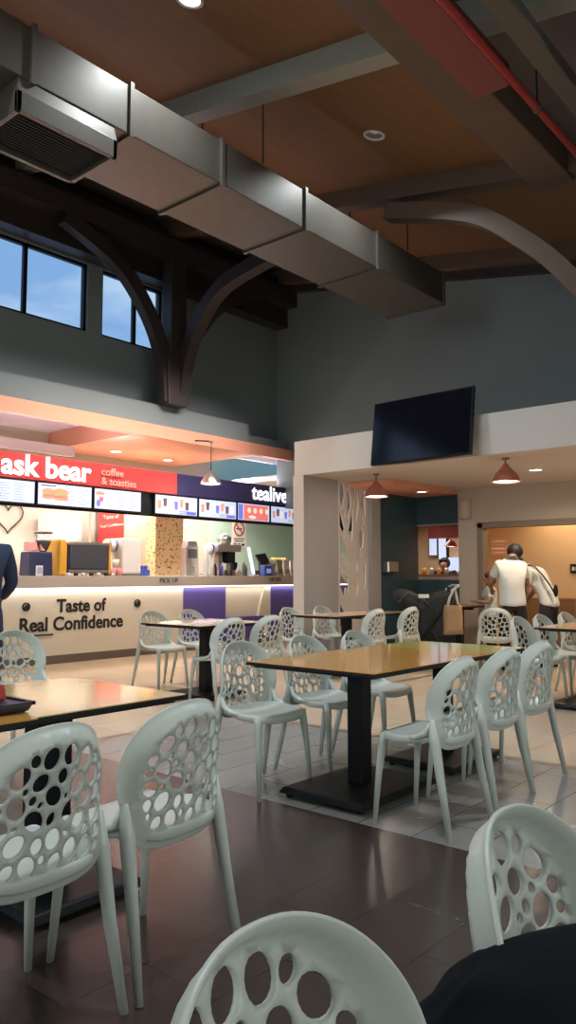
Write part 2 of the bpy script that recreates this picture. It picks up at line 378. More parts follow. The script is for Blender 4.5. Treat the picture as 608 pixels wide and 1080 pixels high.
# low part on the right: fascia, soffit, pillar, dark wall, door wall
struct(bobj('trim_%d' % k, [(8.0, 8.15, -4, 6.74, 2.58, 3.05)], M['low_white'])); k += 1
struct(bobj('ceiling', [(8.15, 11.3, -4, 6.74, 2.58, 2.7)], M['low_white']))
struct(bobj('trim_%d' % k, [(8.15, 11.25, -4, 6.74, 2.9, 3.02)], M['low_white'])); k += 1
struct(bobj('wall_pillar', [(8.0, 8.80, 6.58, 6.74, 0, 2.58)], M['pillar']))
struct(bobj('wall_pillar', [(9.62, 9.86, 6.58, 6.74, 0, 2.58)], M['pillar']))
struct(bobj('trim_%d' % k, [(7.985, 8.0, 6.57, 6.75, 0, 2.575), (8.78, 8.8, 6.57, 6.60, 0, 2.6)], M['low_white'])); k += 1
struct(bobj('wall_dark', [(9.86, 11.0, 6.62, 6.74, 0, 2.58)], M['teal']))
# orange inner ceiling patch over the dark nook
struct(bobj('trim_%d' % k, [(9.1, 11.0, 5.86, 6.62, 2.50, 2.578)], M['orange_paint'])); k += 1
# mirror-side wall with opening
ox0, ox1, oz0, oz1 = 5.84, 6.68, 1.17, 2.03
struct(bobj('wall_dark', [(11.0, 11.12, 5.80, 6.74, 0, oz0), (11.0, 11.12, 5.80, 6.74, oz1, 2.58), (11.0, 11.12, 6.68, 6.74, oz0, oz1), (11.0, 11.12, 5.8, 5.84, oz0, oz1)], M['teal']))
# door wall (X = 11) with wide opening
struct(bobj('wall_back', [(10.98, 11.12, 5.52, 5.86, 0, 2.58), (10.98, 11.12, -4, 5.52, 2.03, 2.58), (10.98, 11.12, -4, 2.0, 0, 2.03)], M['doorwall']))
struct(bobj('trim_%d' % k, [(10.95, 11.14, 5.43, 5.52, 0, 2.03), (10.95, 11.14, 2.0, 5.52, 1.95, 2.04)], M['frame_brown'], bevel=.006)); k += 1
struct(bobj('wall_corridor', [(12.5, 12.6, 1.0, 6.30, 0, 2.5)], M['yellowwall']))
bm = nb(); prism(bm, [(11.12, 5.72), (12.5, 6.24), (12.5, 6.30), (11.12, 5.78)], 2.5, 'z'); struct(obj('wall_corridor', bm, M['yellowwall']))
struct(bobj('wall_corridor', [(11.12, 12.5, 1.0, 1.08, 0, 2.5)], M['yellowwall']))
struct(bobj('ceiling', [(11.12, 12.6, 1.0, 6.3, 2.5, 2.56)], M['low_white']))
struct(bobj('wall_right', [(11.12, 11.3, -5, 9.8, 2.5, 3.0)], M['wall_upper']))

# ---- shop front on the left wall
SALX = 3.4
struct(bobj('trim_%d' % k, [(-3, 11.25, 9.4, 9.52, 3.4, 3.6)], M['orange_paint'])); k += 1
struct(bobj('ceiling', [(7.5, 10.0, 9.52, 11.9, 3.4, 3.5)], M['orange_paint']))
struct(bobj('trim_%d' % k, [(7.35, 7.5, 9.52, 11.9, 3.4, 3.75), (10.0, 10.15, 9.52, 11.9, 3.4, 3.75)], M['orange_paint'])); k += 1
bm = nb()
for i in range(60):
    y = 9.52 + i * .04
    prism(bm, [(y, 3.72), (y + .012, 3.70), (y + .028, 3.70), (y + .04, 3.72), (y + .04, 3.76), (y, 3.76)], 10.35, 'x', -3)
    prism(bm, [(y, 3.72), (y + .012, 3.70), (y + .028, 3.70), (y + .04, 3.72), (y + .04, 3.76), (y, 3.76)], 1.15, 'x', 10.15)
struct(obj('ceiling', bm, M['lilac']))
struct(bobj('trim_%d' % k, [(-3, 7.35, 11.0, 11.1, 3.20, 3.36), (10.15, 11.3, 10.0, 10.1, 3.42, 3.5)], M['low_white'])); k += 1
struct(bobj('wall_shop_back', [(-3, 11.2, 11.8, 11.9, 0, 3.8)], M['shop_wall']))
struct(bobj('wall_shop_back', [(11.2, 14.5, 11.8, 11.9, 0, 3.8)], M['mint']))
struct(bobj('wall_shop_side', [(14.4, 14.5, 6.74, 11.8, 0, 3.8)], M['mint']))
struct(bobj('ceiling', [(11.3, 14.5, 6.74, 11.9, 3.1, 3.2)], M['low_white']))
struct(bobj('wall_shop_side', [(8.69, 9.33, 10.5, 10.75, 0, 2.75)], M['skinpattern']))
struct(bobj('wall_shop_side', [(7.75, 8.95, 11.06, 11.14, 0, 2.9)], M['shop_wall']))

# ================================================================ DUCT AND ROOF SERVICES
p = thing('air_duct', 'long galvanised square air duct slung under the sloping roof', 'air duct', (0, 5.15, 5.0))
joints = [-4.0, -2.2, -.6, 1.2, 2.985, 3.92, 5.02, 6.3, 7.7, 9.34]
for a, b in zip(joints[:-1], joints[1:]):
    bm = nb(); box(bm, a + .012, b - .012, 0, .90, 0, .44); obj('duct_section', bm, M['galv'], p, bevel=.008)
for j in joints:
    bm = nb(); box(bm, j - .02, j + .02, -.025, .925, -.025, .465); obj('flange', bm, M['galv'], p)
for x in (-1, 2.2, 5.6, 8.4):
    for y in (-.01, .91):
        bm = nb(); tube(bm, [(x, y, .45), (x, y, CZ(5.15 + y) - 5.0 + .01)], .008, 6); obj('hanger_rod', bm, M['black'], p)
p = thing('air_diffuser', 'square air diffuser with black louvres hanging under the duct', 'air vent', (3.42, 5.42, 4.72))
bm = nb(); w0, w1, d0, d1 = -.56, .36, -.28, .38
for a in ((w0, w1, d0, d0 + .04), (w0, w1, d1 - .04, d1), (w0, w0 + .04, d0, d1), (w1 - .04, w1, d0, d1)): box(bm, *a, 0, .16)
box(bm, w0, w1, d0, d1, .15, .28, top=(.96, .94)); obj('diffuser_frame', bm, M['galv'], p, bevel=.004)
bm = nb()
for i in range(15):
    y = d0 + .05 + i * .038; prism(bm, [(y, .03), (y + .006, .03), (y + .03, .07), (y + .024, .07)], w1 - w0 - .08, 'x', w0 + .04)
obj('louvres', bm, M['grille'], p)
p = tag(bobj('cable_trunking', [(-2, 6.35, 2.06, 2.22, 5.12, 5.24)], M['galv'], bevel=.01), 'straight pale metal trunking above the red pipe in the dark roof corner', 'cable trunking')
bm = nb(); box(bm, -2, 5.7, 2.50, 2.80, 5.20, 5.25); box(bm, -2, 5.7, 2.50, 2.53, 5.25, 5.38); box(bm, -2, 5.7, 2.77, 2.80, 5.25, 5.38)
tag(obj('cable_tray', bm, mat('rust_red_paint', (.22, .055, .045), .5), bevel=.005), 'rust red channel tray running beside the big brown beam', 'cable tray')
p = thing('fire_pipe', 'bright red sprinkler pipe running the length of the dark roof corner', 'pipe', (0, 2.44, 5.17))
bm = nb(); tube(bm, [(-2, 0, 0), (8.6, 0, 0)], .032, 12); obj('pipe_run', bm, M['red'], p)
bm = nb(); tube(bm, [(7.2, 0, 0), (7.3, -.2, .05), (7.9, -1.4, .1)], .045, 12); obj('branch_pipe', bm, mat('tan_pipe', (.34, .22, .16), .5), p)
for x in (1.2, 3.6, 6.1):
    bm = nb(); tube(bm, [(x, 0, .03), (x, 0, CZ(2.44) - 5.17 + .01)], .008, 6); obj('hanger_rod', bm, M['black'], p)
    bm = nb(); tube(bm, [(x - .02, 0, 0), (x + .02, 0, 0)], .042, 12); obj('pipe_clamp', bm, M['galv'], p)

def downlight(x, y, z, label, slope=0, r=.085, on=True, grp=None):
    p = thing('downlight', label, 'downlight', (x, y, z), group=grp); p.rotation_euler = (math.atan(slope), 0, 0)
    bm = nb(); lathe(bm, [(r * 1.0, .0), (r * 1.25, -.002), (r * 1.25, -.012), (r * .98, -.014), (r * .9, .0)], 24, cap=False); obj('trim_ring', bm, M['white'], p)
    bm = nb(); lathe(bm, [(.001, .0), (r * .9, 0), (r * .9, -.006), (.001, -.006)], 24, cap=False)
    obj('lamp_lens', bm, M['lamp_face'] if on else M['steel'], p)
downlight(4.19, 4.71, CZ(4.71), 'lit round downlight in the orange roof panel at the top edge', .184, .10)
downlight(6.92, 4.65, CZ(4.65), 'unlit round downlight set in the brown roof panel', .184, .10, on=False)
downlight(8.20, 11.03, 3.40, 'round downlight in the salmon soffit above the coffee shop sign', r=.09)
downlight(9.46, 11.10, 3.40, 'round downlight in the salmon soffit nearer the navy sign', r=.09)
downlight(9.52, 3.96, 2.58, 'round downlight in the cream soffit beside the pendant at right', r=.085)
downlight(10.2, 6.05, 2.50, 'round downlight under the orange ceiling in front of the dark wall', r=.08)

# ================================================================ TELEVISION
p = thing('television', 'large black flat television tilted forward on the cream fascia', 'television', (8.0, 4.66, 2.95))
T = bpy.data.objects.new('screen_panel', None)
bm = nb(); box(bm, -.16, -.11, -.70, .70, -.40, .40)
bezel = obj('bezel', bm, M['black'], p, bevel=.01); bezel.rotation_euler = (0, R(7), R(-3))
bm = nb(); box(bm, -.1615, -.1605, -.68, .68, -.38, .385); s = obj('screen', bm, M['screen'], p); s.rotation_euler = (0, R(7), R(-3))
bpy.data.objects.remove(T)
bobj('wall_bracket', [(-.12, 0, -.2, .2, -.12, .09), (-.1, 0, -.3, -.26, -.2, .09), (-.1, 0, .26, .3, -.2, .09)], M['black'], p)

# ================================================================ PENDANT LAMPS
def pendant(x, y, ztop, zb, label, m, r=.16):
    p = thing('pendant_lamp', label, 'pendant lamp', (x, y, zb))
    bm = nb(); lathe(bm, [(r, 0), (r * .96, .03), (r * .72, .10), (r * .30, .175), (r * .16, .21), (r * .1, .215), (r * .1, .20), (r * .24, .165), (r * .66, .09), (r * .9, .02), (r * .94, 0)], 28, cap=False); obj('lamp_shade', bm, m, p)
    bm = nb(); lathe(bm, [(.001, .012), (r * .9, .012), (r * .88, .03), (.001, .03)], 24, cap=False); obj('bulb', bm, M['lamp_face'], p)
    bm = nb(); tube(bm, [(0, 0, .2), (0, 0, ztop - zb)], .007, 6); obj('cord', bm, M['black'], p)
    bm = nb(); lathe(bm, [(.045, ztop - zb), (.045, ztop - zb - .015), (.02, ztop - zb - .03)], 16); obj('ceiling_rose', bm, M['frame_brown'], p)
    l = bpy.data.lights.new('pendant_glow', 'POINT'); l.energy = 5; l.color = (1, .85, .68); l.shadow_soft_size = .04
    o = bpy.data.objects.new('pendant_glow', l); COL.objects.link(o); o.location = (x, y, zb - .04)
pendant(8.36, 3.84, 2.58, 2.30, 'terracotta pendant lamp hanging right of the television', M['orange_shade'])
pendant(8.55, 5.77, 2.58, 2.27, 'terracotta pendant lamp hanging left of the television near the tree screen', M['orange_shade'])
pendant(8.60, 9.02, 3.4, 2.70, 'cone pendant lamp hanging in front of the navy shop sign', M['steel'], .17)
bm = nb(); tube(bm, [(8.6, 9.02, 3.40), (8.6, 9.41, 3.46)], .012, 8)
tag(obj('lamp_arm', bm, M['black']), 'short black arm holding the cone lamp off the salmon fascia', 'lamp arm')

# ================================================================ TREE SCREEN
p = thing('tree_screen', 'cream cut out screen of branching tree shapes beside the taupe pillar', 'screen', (8.80, 6.66, 0))
W, Hh = .82, 2.58
bobj('screen_frame', [(0, .035, -.012, .012, 0, Hh), (W - .06, W, -.012, .012, 0, Hh), (0, W, -.012, .012, 0, .5), (0, W, -.012, .012, Hh - .03, Hh)], M['low_white'], p)
SEG = []
def branch(p0, p1, bend, w0, w1):
    mx, mz = (p0[0] + p1[0]) / 2 + bend, (p0[1] + p1[1]) / 2
    q = [((1 - t) ** 2 * p0[0] + 2 * t * (1 - t) * mx + t * t * p1[0], (1 - t) ** 2 * p0[1] + 2 * t * (1 - t) * mz + t * t * p1[1]) for t in [i / 8 for i in range(9)]]
    for i in range(8): SEG.append((q[i], q[i + 1], (w0 + (w1 - w0) * i / 8) * .64))
def screen_field(x, z):
    best = 9
    for (ax, az), (bx, bz), hw in SEG:
        if abs(az - z) > .3: continue
        dx, dz = bx - ax, bz - az; t = max(0, min(1, ((x - ax) * dx + (z - az) * dz) / (dx * dx + dz * dz + 1e-9)))
        best = min(best, math.hypot(x - ax - t * dx, z - az - t * dz) - hw)
    return best
for a in [((.46, .5), (.40, 1.5), -.06, .15, .10), ((.52, .5), (.62, 1.35), .10, .15, .10), ((.42, .55), (.0, .98), .02, .09, .05), ((.44, .62), (.02, 1.22), -.14, .07, .05),
          ((.40, .75), (.26, 1.02), -.1, .05, .04), ((.58, .55), (.78, 1.05), .02, .09, .05), ((.40, 1.2), (.04, 1.62), .0, .07, .045), ((.39, 1.4), (.03, 1.95), .06, .065, .04),
          ((.40, 1.5), (.28, 2.1), -.12, .085, .05), ((.28, 2.1), (.22, 2.56), .04, .05, .035), ((.36, 1.7), (.10, 2.3), -.02, .055, .035), ((.10, 2.3), (.12, 2.56), -.03, .04, .03),
          ((.41, 1.5), (.47, 2.2), .06, .085, .05), ((.47, 2.2), (.36, 2.56), -.02, .05, .035), ((.47, 2.1), (.52, 2.56), .04, .045, .03), ((.62, 1.35), (.56, 2.0), -.08, .08, .05),
          ((.56, 2.0), (.66, 2.56), .02, .05, .035), ((.62, 1.3), (.74, 1.95), .08, .07, .045), ((.70, 1.9), (.60, 2.4), -.03, .045, .03), ((.50, 1.7), (.66, 2.15), .03, .05, .035),
          ((.30, 1.9), (.42, 2.35), .03, .045, .03), ((.20, 2.15), (.30, 2.5), -.02, .04, .03), ((.42, 1.1), (.58, 1.65), -.03, .055, .04), ((.64, .9), (.50, 1.3), .02, .05, .04),
          ((.06, 1.35), (.26, 1.15), 0, .04, .04), ((.04, 2.0), (.2, 1.75), 0, .04, .035), ((.66, 1.6), (.78, 1.4), 0, .04, .035), ((.2, 1.5), (.06, 1.05), -.03, .045, .04), ((.68, 2.2), (.78, 1.9), .02, .04, .03),
          ((.5, .6), (.66, 1.1), -.08, .08, .05), ((.42, 2.35), (.44, 2.57), .01, .035, .03), ((.6, 2.3), (.58, 2.57), -.01, .035, .03)]:
    branch(*a)
bm = nb(); GX, GZ, ST = 43, 106, .0198
fld = [[screen_field(i * ST - .005, .49 + k_ * ST) for k_ in range(GZ)] for i in range(GX)]
for i in range(GX - 1):
    for k_ in range(GZ - 1):
        c4 = [(i, k_), (i + 1, k_), (i + 1, k_ + 1), (i, k_ + 1)]; poly = []
        for q in range(4):
            (a0, a1), (b0, b1) = c4[q], c4[(q + 1) % 4]; fa, fb = fld[a0][a1], fld[b0][b1]
            if fa < 0: poly.append((a0 * ST - .005, .49 + a1 * ST))
            if (fa < 0) != (fb < 0):
                t_ = fa / (fa - fb); poly.append(((a0 + (b0 - a0) * t_) * ST - .005, .49 + (a1 + (b1 - a1) * t_) * ST))
        if len(poly) >= 3: bm.faces.new([bm.verts.new((x_, 0, z_)) for x_, z_ in poly])
bmesh.ops.remove_doubles(bm, verts=bm.verts[:], dist=.0004)
obj('branches', bm, M['low_white'], p, solid=.022)

# wall fittings
p = thing('paper_towel_dispenser', 'brushed steel paper dispenser mounted on the dark wall', 'dispenser', (10.07, 6.55, 1.35))
bm = nb(); box(bm, -.14, .14, -.07, .07, -.09, .09); obj('housing', bm, M['steel'], p, bevel=.02)
bobj('outlet_slot', [(-.09, .09, -.073, -.06, -.085, -.07)], M['black'], p)
bm = nb(); tube(bm, [(10.97, 5.72, 2.42), (10.97, 5.72, 2.10)], .10, 20)
tag(obj('pilaster_corner', bm, M['doorwall'], bevel=.02), 'rounded cream fitting high on the wall left of the doorway', 'pilaster')  # cylinder standing in for a rounded pilaster corner
# opening in the dark wall: little lit stall behind
struct(bobj('window_6', [(10.99, 11.02, ox0 - .02, ox1 + .02, oz0 - .03, oz0), (10.99, 11.02, ox0 - .02, ox1 + .02, oz1, oz1 + .02)], M['steel']))
struct(bobj('wall_stall', [(13.2, 13.3, 5.72, 8.0, 0, 2.6), (11.12, 13.2, 7.9, 8.0, 0, 2.6)], mat('stall_cream', (.62, .46, .30), .6)))
struct(bobj('ceiling', [(11.12, 13.3, 6.32, 8.0, 2.15, 2.25)], mat('stall_red', (.30, .06, .05), .5)))
p = thing('stall_counter', 'cream stall counter seen through the opening in the dark wall', 'counter', (12.2, 6.85, 0))
bobj('counter_body', [(-.25, .2, -.48, 1.0, 0, 1.2)], M['cream'], p); bobj('counter_top', [(-.3, .25, -.48, 1.02, 1.2, 1.24)], M['wood'], p)
for i, (y, z, s) in enumerate([(7.18, 1.92, .27), (6.98, 1.82, .25)]):
    p = thing('menu_board', ['lit vertical menu strip at the left end of the small stall', 'second lit vertical menu strip in the small stall, nearer the middle'][i], 'menu board', (13.12, y + .35, z - .05))
    bobj('frame', [(-.03, .07, -.09, .09, -s, s)], M['black'], p); bobj('screen', [(-.034, -.03, -.08, .08, -s + .01, s - .01)], M['menu'], p)
bmk = tag(bobj('red_bulkhead', [(11.75, 11.85, 6.2, 6.85, 1.86, 2.14)], M['red']), 'red bulkhead hanging inside the small stall opening', 'bulkhead')
pp = thing('pendant_lamp', 'small red pendant lamp glowing inside the stall opening', 'pendant lamp', (12.0, 6.55, 1.72))
bm = nb(); lathe(bm, [(.11, 0), (.08, .07), (.02, .12), (.015, .12), (.07, .06), (.1, 0)], 20, cap=False); obj('lamp_shade', bm, M['red'], pp)
bm = nb(); lathe(bm, [(.001, .005), (.095, .005), (.09, .02), (.001, .02)], 20, cap=False); obj('bulb', bm, M['lamp_face'], pp)
bm = nb(); tube(bm, [(0, 0, .11), (0, 0, .43)], .006, 6); obj('cord', bm, M['black'], pp)
bm = nb(); box(bm, 13.15, 13.195, 6.5, 7.24, 1.30, 1.56)
tag(obj('menu_board', bm, M['menu']), 'wide pale blue lit panel at the back of the small stall', 'menu board')
for i in range(5):
    bm = nb(); lathe(bm, [(.001, 0), (.035, 0), (.04, .09), (.03, .11), (.001, .115)], 14, c=(12.1, 7.30 - i * .15, 1.24), cap=False)
    tag(obj('jar', bm, M['amber'] if i % 2 else M['steel']), 'small jar on the stall counter behind the opening', 'jar', 'jars on the stall counter')

# items on the yellow corridor wall and corridor cabinet
p = thing('notice', 'paper notice with red lettering on the yellow corridor wall', 'notice', (12.49, 5.90, 1.72))
bobj('sheet', [(0, .006, -.16, .16, -.16, .16)], mat('notice_paper', (.72, .55, .40), .7), p)
bobj('printed_lines', [(-.003, 0, -.11, .11, .08, .10), (-.003, 0, -.02, .02, .02, .04), (-.003, 0, -.12, .12, -.05, -.02), (-.003, 0, -.12, .12, -.11, -.095)], M['sign_pink'], p)
p = thing('switch_panel', 'small dark switch panel on the yellow wall at the right frame edge', 'switch', (12.49, 4.58, 1.33))
bobj('plate', [(-.015, .008, -.13, .08, -.075, .075)], M['black'], p); bobj('rocker', [(-.022, -.014, -.06, -.01, -.03, .03), (-.022, -.014, .01, .05, -.03, .03)], M['white'], p)
p = thing('wall_cabinet', 'low brown cabinet against the yellow corridor wall', 'cabinet', (12.25, 4.95, 0))
bobj('body', [(-.2, .24, -.5, .5, 0, .86)], M['wood'], p, .008); bobj('door', [(-.215, -.2, -.47, -.01, .06, .80), (-.215, -.2, .01, .47, .06, .80)], M['wood'], p, .004)
bobj('handle', [(-.23, -.215, -.05, -.03, .4, .52), (-.23, -.215, .03, .05, .4, .52)], M['steel'], p)

# ================================================================ SHOP COUNTER
p = thing('shop_counter', 'long shop counter with cream front panels and a lit strip under its ledge', 'counter', (0, 9.4, 0))
bobj('kick_board', [(-3, 14.2, .08, .16, 0, .13)], M['counter_kick'], p)
bobj('front_panel', [(-3, 8.40, .04, .12, .12, 1.03)], M['cream'], p)
bobj('purple_panel', [(8.40, 9.37, .04, .12, .12, 1.03), (9.37, 10.35, .04, .12, .12, .50), (10.52, 14.2, .04, .12, .12, 1.03)], M['purple'], p)
bm = nb(); box(bm, 9.37, 10.52, .09, .12, .5, 1.03); prism(bm, [(10.20, .5), (10.52, .5), (10.52, 1.03), (10.36, 1.03)], .05, 'y', .04); obj('cream_niche', bm, M['cream'], p)
bobj('counter_ledge', [(-3, 14.2, 0, .58, 1.05, 1.215)], M['counter_edge'], p, .006)
bobj('led_strip', [(-3, 14.2, .012, .04, 1.03, 1.05)], mat('counter_led', (.9, .9, .8), .4, emit=(1, .96, .78), estr=2.2), p)
bobj('worktop', [(-3, 14.2, .12, .58, .9, 1.05)], M['white'], p)
text('lettering', 'Taste of', (6.07, 9.435, .715), .25, M['text_black'], None, ext=.003, off=.007, sx=.98)
text('lettering', 'Real Confidence', (5.50, 9.435, .465), .262, M['text_black'], None, ext=.003, off=.007, sx=.98)
for o in [o for o in COL.objects if o.name.startswith('lettering')]: o.parent = p; o.location = Vector(o.location) - Vector((0, 9.4, 0))
bobj('underline', [(5.50, 6.02, .025, .04, .40, .42)], M['text_black'], p)
for x in (5.60, 7.47):
    bm = nb(); prev = None
    for i in range(24):
        a0, a1 = 2 * pi * i / 24, 2 * pi * (i + 1) / 24
        prism(bm, [(x + cos(a) * r, .80 + sin(a) * r) for a, r in ((a0, .058), (a1, .058), (a1, .046), (a0, .046))], .02, 'y', .022)
    prism(bm, [(x - .04, .785), (x - .03, .77), (x + .04, .82), (x + .03, .835)], .02, 'y', .022)
    prism(bm, [(x - .02, .765), (x - .01, .75), (x + .05, .79), (x + .04, .805)], .02, 'y', .022)
    obj('round_emblem', bm, M['text_black'], p)
g = mat('grey_lettering', (.16, .15, .15), .5)
for s, x, z in (('PICK UP', 7.87, 1.11), ('ORDER', 10.42, 1.11)):
    o = text('lettering', s, (x, -.008, z), .105, g, p, ext=.006)

# ---- signboards
p = thing('shop_sign', 'red illuminated fascia sign with glowing white rounded letters', 'shop sign', (0, 9.6, 0))
bobj('sign_board', [(4.2, 8.385, 0, .16, 2.545, 2.90)], M['red_sign'], p, .006)
text('glowing_letters', 'ask bear', (5.265, -.012, 2.60), .41, M['sign_glow'], p, off=.009, sx=1.03, ext=.004)
text('small_letters', 'coffee', (6.87, -.02, 2.725), .17, M['sign_pink'], p, off=.0, ext=.008)
text('small_letters', '& toasties', (6.87, -.02, 2.585), .165, M['sign_pink'], p, off=.0, ext=.008)
p = thing('shop_sign', 'navy fascia sign with glowing white letters beside the pillar', 'shop sign', (0, 9.6, 0))
bobj('sign_board', [(8.385, 13.9, 0, .16, 2.545, 2.90)], M['navy_sign'], p, .006)
text('glowing_letters', 'tealive', (10.18, -.012, 2.615), .38, M['sign_glow'], p, off=.005, sx=1.0, ext=.004)

# ---- menu boards
def menu(x0, x1, label, kind):
    p = thing('menu_board', label, 'menu board', ((x0 + x1) / 2, 9.6, 2.20)); hw = (x1 - x0) / 2; h = .335
    bobj('housing', [(-hw + .006, hw - .006, 0, .06, 0, h)], M['black'], p, .004)
    bobj('screen', [(-hw + .024, hw - .024, -.003, 0, .018, h - .018)], M['menu'], p)
    bm = nb()
    if kind in ('text', 'burger', 'wrap'):
        x = -hw * .05 if kind != 'text' else -hw * .25
        for c in range(2 if kind != 'wrap' else 2):
            for r in range(7):
                xa = x + c * hw * .5; box(bm, xa, xa + hw * random.uniform(.25, .42), -.005, -.003, .05 + r * .036, .055 + r * .036)
    else:
        for r in range(2): box(bm, hw * .1, hw * .8, -.005, -.003, .04 + r * .03, .05 + r * .03)
    obj('menu_print', bm, M['menu_text'], p)
    pal = {'bun': mat('print_bun', (.4, .2, .1), .5, emit=(.62, .26, .16), estr=.9), 'red': mat('print_red', (.5, .1, .1), .5, emit=(.75, .16, .14), estr=.9),
           'green': mat('print_green', (.2, .3, .1), .5, emit=(.20, .30, .12), estr=.8), 'dark': mat('print_dark', (.1, .05, .05), .5, emit=(.12, .06, .09), estr=.7), 'blue': mat('print_blue', (.1, .1, .4), .5, emit=(.14, .16, .55), estr=.9),
           'cream': mat('print_cream', (.6, .5, .4), .5, emit=(.85, .66, .50), estr=.9)}
    def oval(cx, cz, rx, rz, d=.002, n=20): return [(cx + cos(2 * pi * i / n) * rx, cz + sin(2 * pi * i / n) * rz) for i in range(n)]
    def shp(name, key, polys, d):
        b = nb()
        for q in polys: prism(b, q, .002, 'y', -.003 - d)
        obj(name, b, pal[key], p)
    if kind == 'burger':
        shp('pictured_food', 'bun', [oval(-.28, .13, .10, .035), oval(-.28, .20, .10, .05), oval(-.08, .12, .13, .035), oval(-.08, .20, .13, .06)], .002)
        shp('pictured_food', 'green', [oval(-.28, .165, .10, .012), oval(-.08, .16, .13, .014)], .004)
        shp('pictured_food', 'red', [oval(-.28, .15, .095, .010), oval(-.08, .14, .125, .012)], .006)
        shp('heading', 'dark', [[(-.40, .28), (-.16, .28), (-.16, .295), (-.40, .295)]], .002)
    elif kind == 'text':
        shp('pictured_food', 'red', [[(-hw + .03, .13), (-hw + .22, .13), (-hw + .22, .26), (-hw + .03, .26)]], .002)
        shp('pictured_food', 'blue', [oval(-hw + .30, .10, .05, .06)], .002); shp('pictured_food', 'cream', [oval(-hw + .29, .22, .05, .05)], .002)
    elif kind == 'wrap':
        shp('pictured_food', 'bun', [oval(-hw + .12, .25, .08, .03)], .002); shp('pictured_food', 'blue', [oval(-hw + .09, .10, .035, .05)], .002)
        shp('pictured_food', 'red', [oval(-hw + .14, .16, .04, .04)], .002)
    elif kind.startswith('cups'):
        n = 7
        for key in ('bun', 'dark', 'cream', 'blue'):
            q = []
            for i in range(n):
                if i % 4 != ('bun', 'dark', 'cream', 'blue').index(key): continue
                cx = -hw * .78 + i * hw * .25; z = .10 + .04 * (i % 3 == 1)
                q.append([(cx - .028, z), (cx + .028, z), (cx + .04, z + .13), (cx - .04, z + .13)])
            shp('pictured_cups', key, q, .002)
        shp('heading', 'blue', [[(hw * .45, .03), (hw * .9, .03), (hw * .9, .08), (hw * .45, .08)]], .004)
    elif kind == 'red':
        shp('pictured_poster', 'red', [[(-hw * .6, .03), (hw * .86, .03), (hw * .86, .30), (-hw * .6, .30)]], .002)
        shp('pictured_cups', 'cream', [oval(-hw * .3 + i * .16, .20, .045, .05) for i in range(4)] + [oval(-hw * .1, .08, .1, .03)], .004)
        shp('heading', 'blue', [[(-hw * .92, .03), (-hw * .66, .03), (-hw * .66, .30), (-hw * .92, .30)]], .002)
menu(4.92, 5.80, 'leftmost lit menu board under the red sign, cut by the frame', 'text')
menu(5.81, 6.74, 'lit menu board picturing burgers under the red sign', 'burger')
menu(6.75, 7.66, 'lit menu board of price lists, right of the burger board', 'wrap')
menu(7.91, 8.855, 'lit menu board of drink cups, leftmost under the navy sign', 'cups')
menu(8.86, 9.795, 'lit menu board of drink cups, second from left under the navy sign', 'cups2')
menu(9.80, 10.68, 'menu board with a red poster panel under the glowing navy sign letters', 'red')
menu(10.69, 11.6, 'menu board under the navy sign partly hidden by the pillar', 'cups3')
bobj_r = tag(bobj('menu_rail', [(4.2, 13.9, 9.665, 9.72, 2.17, 2.54)], M['black']), 'black rail carrying the row of lit menu boards', 'rail')

# ---- things on and behind the counter
CT = 1.215
p = thing('coffee_grinder', 'navy coffee grinder with a dark bean hopper at the left of the counter', 'coffee grinder', (6.0, 9.75, CT))
bm = nb(); box(bm, -.24, .13, -.12, .18, 0, .34, top=(.94, .9)); obj('body', bm, M['machine_navy'], p, bevel=.02)
bm = nb(); lathe(bm, [(.001, .34), (.05, .34), (.10, .46), (.11, .50), (.001, .51)], 20, c=(.03, 0, 0), cap=False); obj('bean_hopper', bm, M['dark_glass'], p)
bm = nb(); lathe(bm, [(.001, .50), (.12, .515), (.12, .60), (.001, .60)], 20, c=(.03, 0, 0), cap=False); obj('hopper_glass', bm, M['pane'], p)
bm = nb(); lathe(bm, [(.001, .60), (.13, .60), (.13, .625), (.001, .63)], 20, c=(.03, 0, 0), cap=False); obj('hopper_lid', bm, M['frame_brown'], p)
for i in range(6):
    bm = nb(); box(bm, -.035, .035, -.02, .02, 0, .12, top=(1.1, .4)); o = obj('snack_packet', bm, M['pink'], bevel=.006); o.location = (5.74 + i * .062, 9.70 + (i % 2) * .06, CT + .352); o.rotation_euler = (R(-8), 0, R(10 * (i - 3)))
    tag(o, 'small pink packet leaning in the row on the navy grinder housing', 'packet', 'pink packets on the navy machine')
p = thing('espresso_machine', 'amber sided espresso machine with wide dark glass front', 'espresso machine', (6.62, 9.74, CT))
bm = nb(); prism(bm, [(-.40, 0), (-.27, 0), (-.27, .48), (-.31, .53), (-.40, .53)], .34, 'y', -.12); obj('amber_side', bm, M['amber'], p, bevel=.03)
bobj('amber_edge', [(.44, .475, -.14, .2, .02, .5)], M['amber'], p, .015)
bm = nb(); box(bm, -.25, .44, -.10, .2, .04, .48); obj('body', bm, M['machine_navy'], p, bevel=.02)
bobj('glass_front', [(-.23, .42, -.125, -.105, .10, .45)], M['dark_glass'], p, .008)
bobj('chrome_strip', [(-.25, .44, -.13, -.10, .45, .49)], M['steel'], p); bobj('chrome_strip', [(-.25, .44, -.13, -.10, .05, .09)], M['steel'], p)
p = thing('card_stand', 'small framed card standing beside the navy machine', 'card stand', (5.80, 9.46, CT))
bobj('frame', [(-.05, .05, -.01, .01, 0, .14)], M['white'], p, .004); bobj('picture', [(-.035, .035, -.013, -.01, .03, .12)], M['menu_text'], p)
random.seed(3)
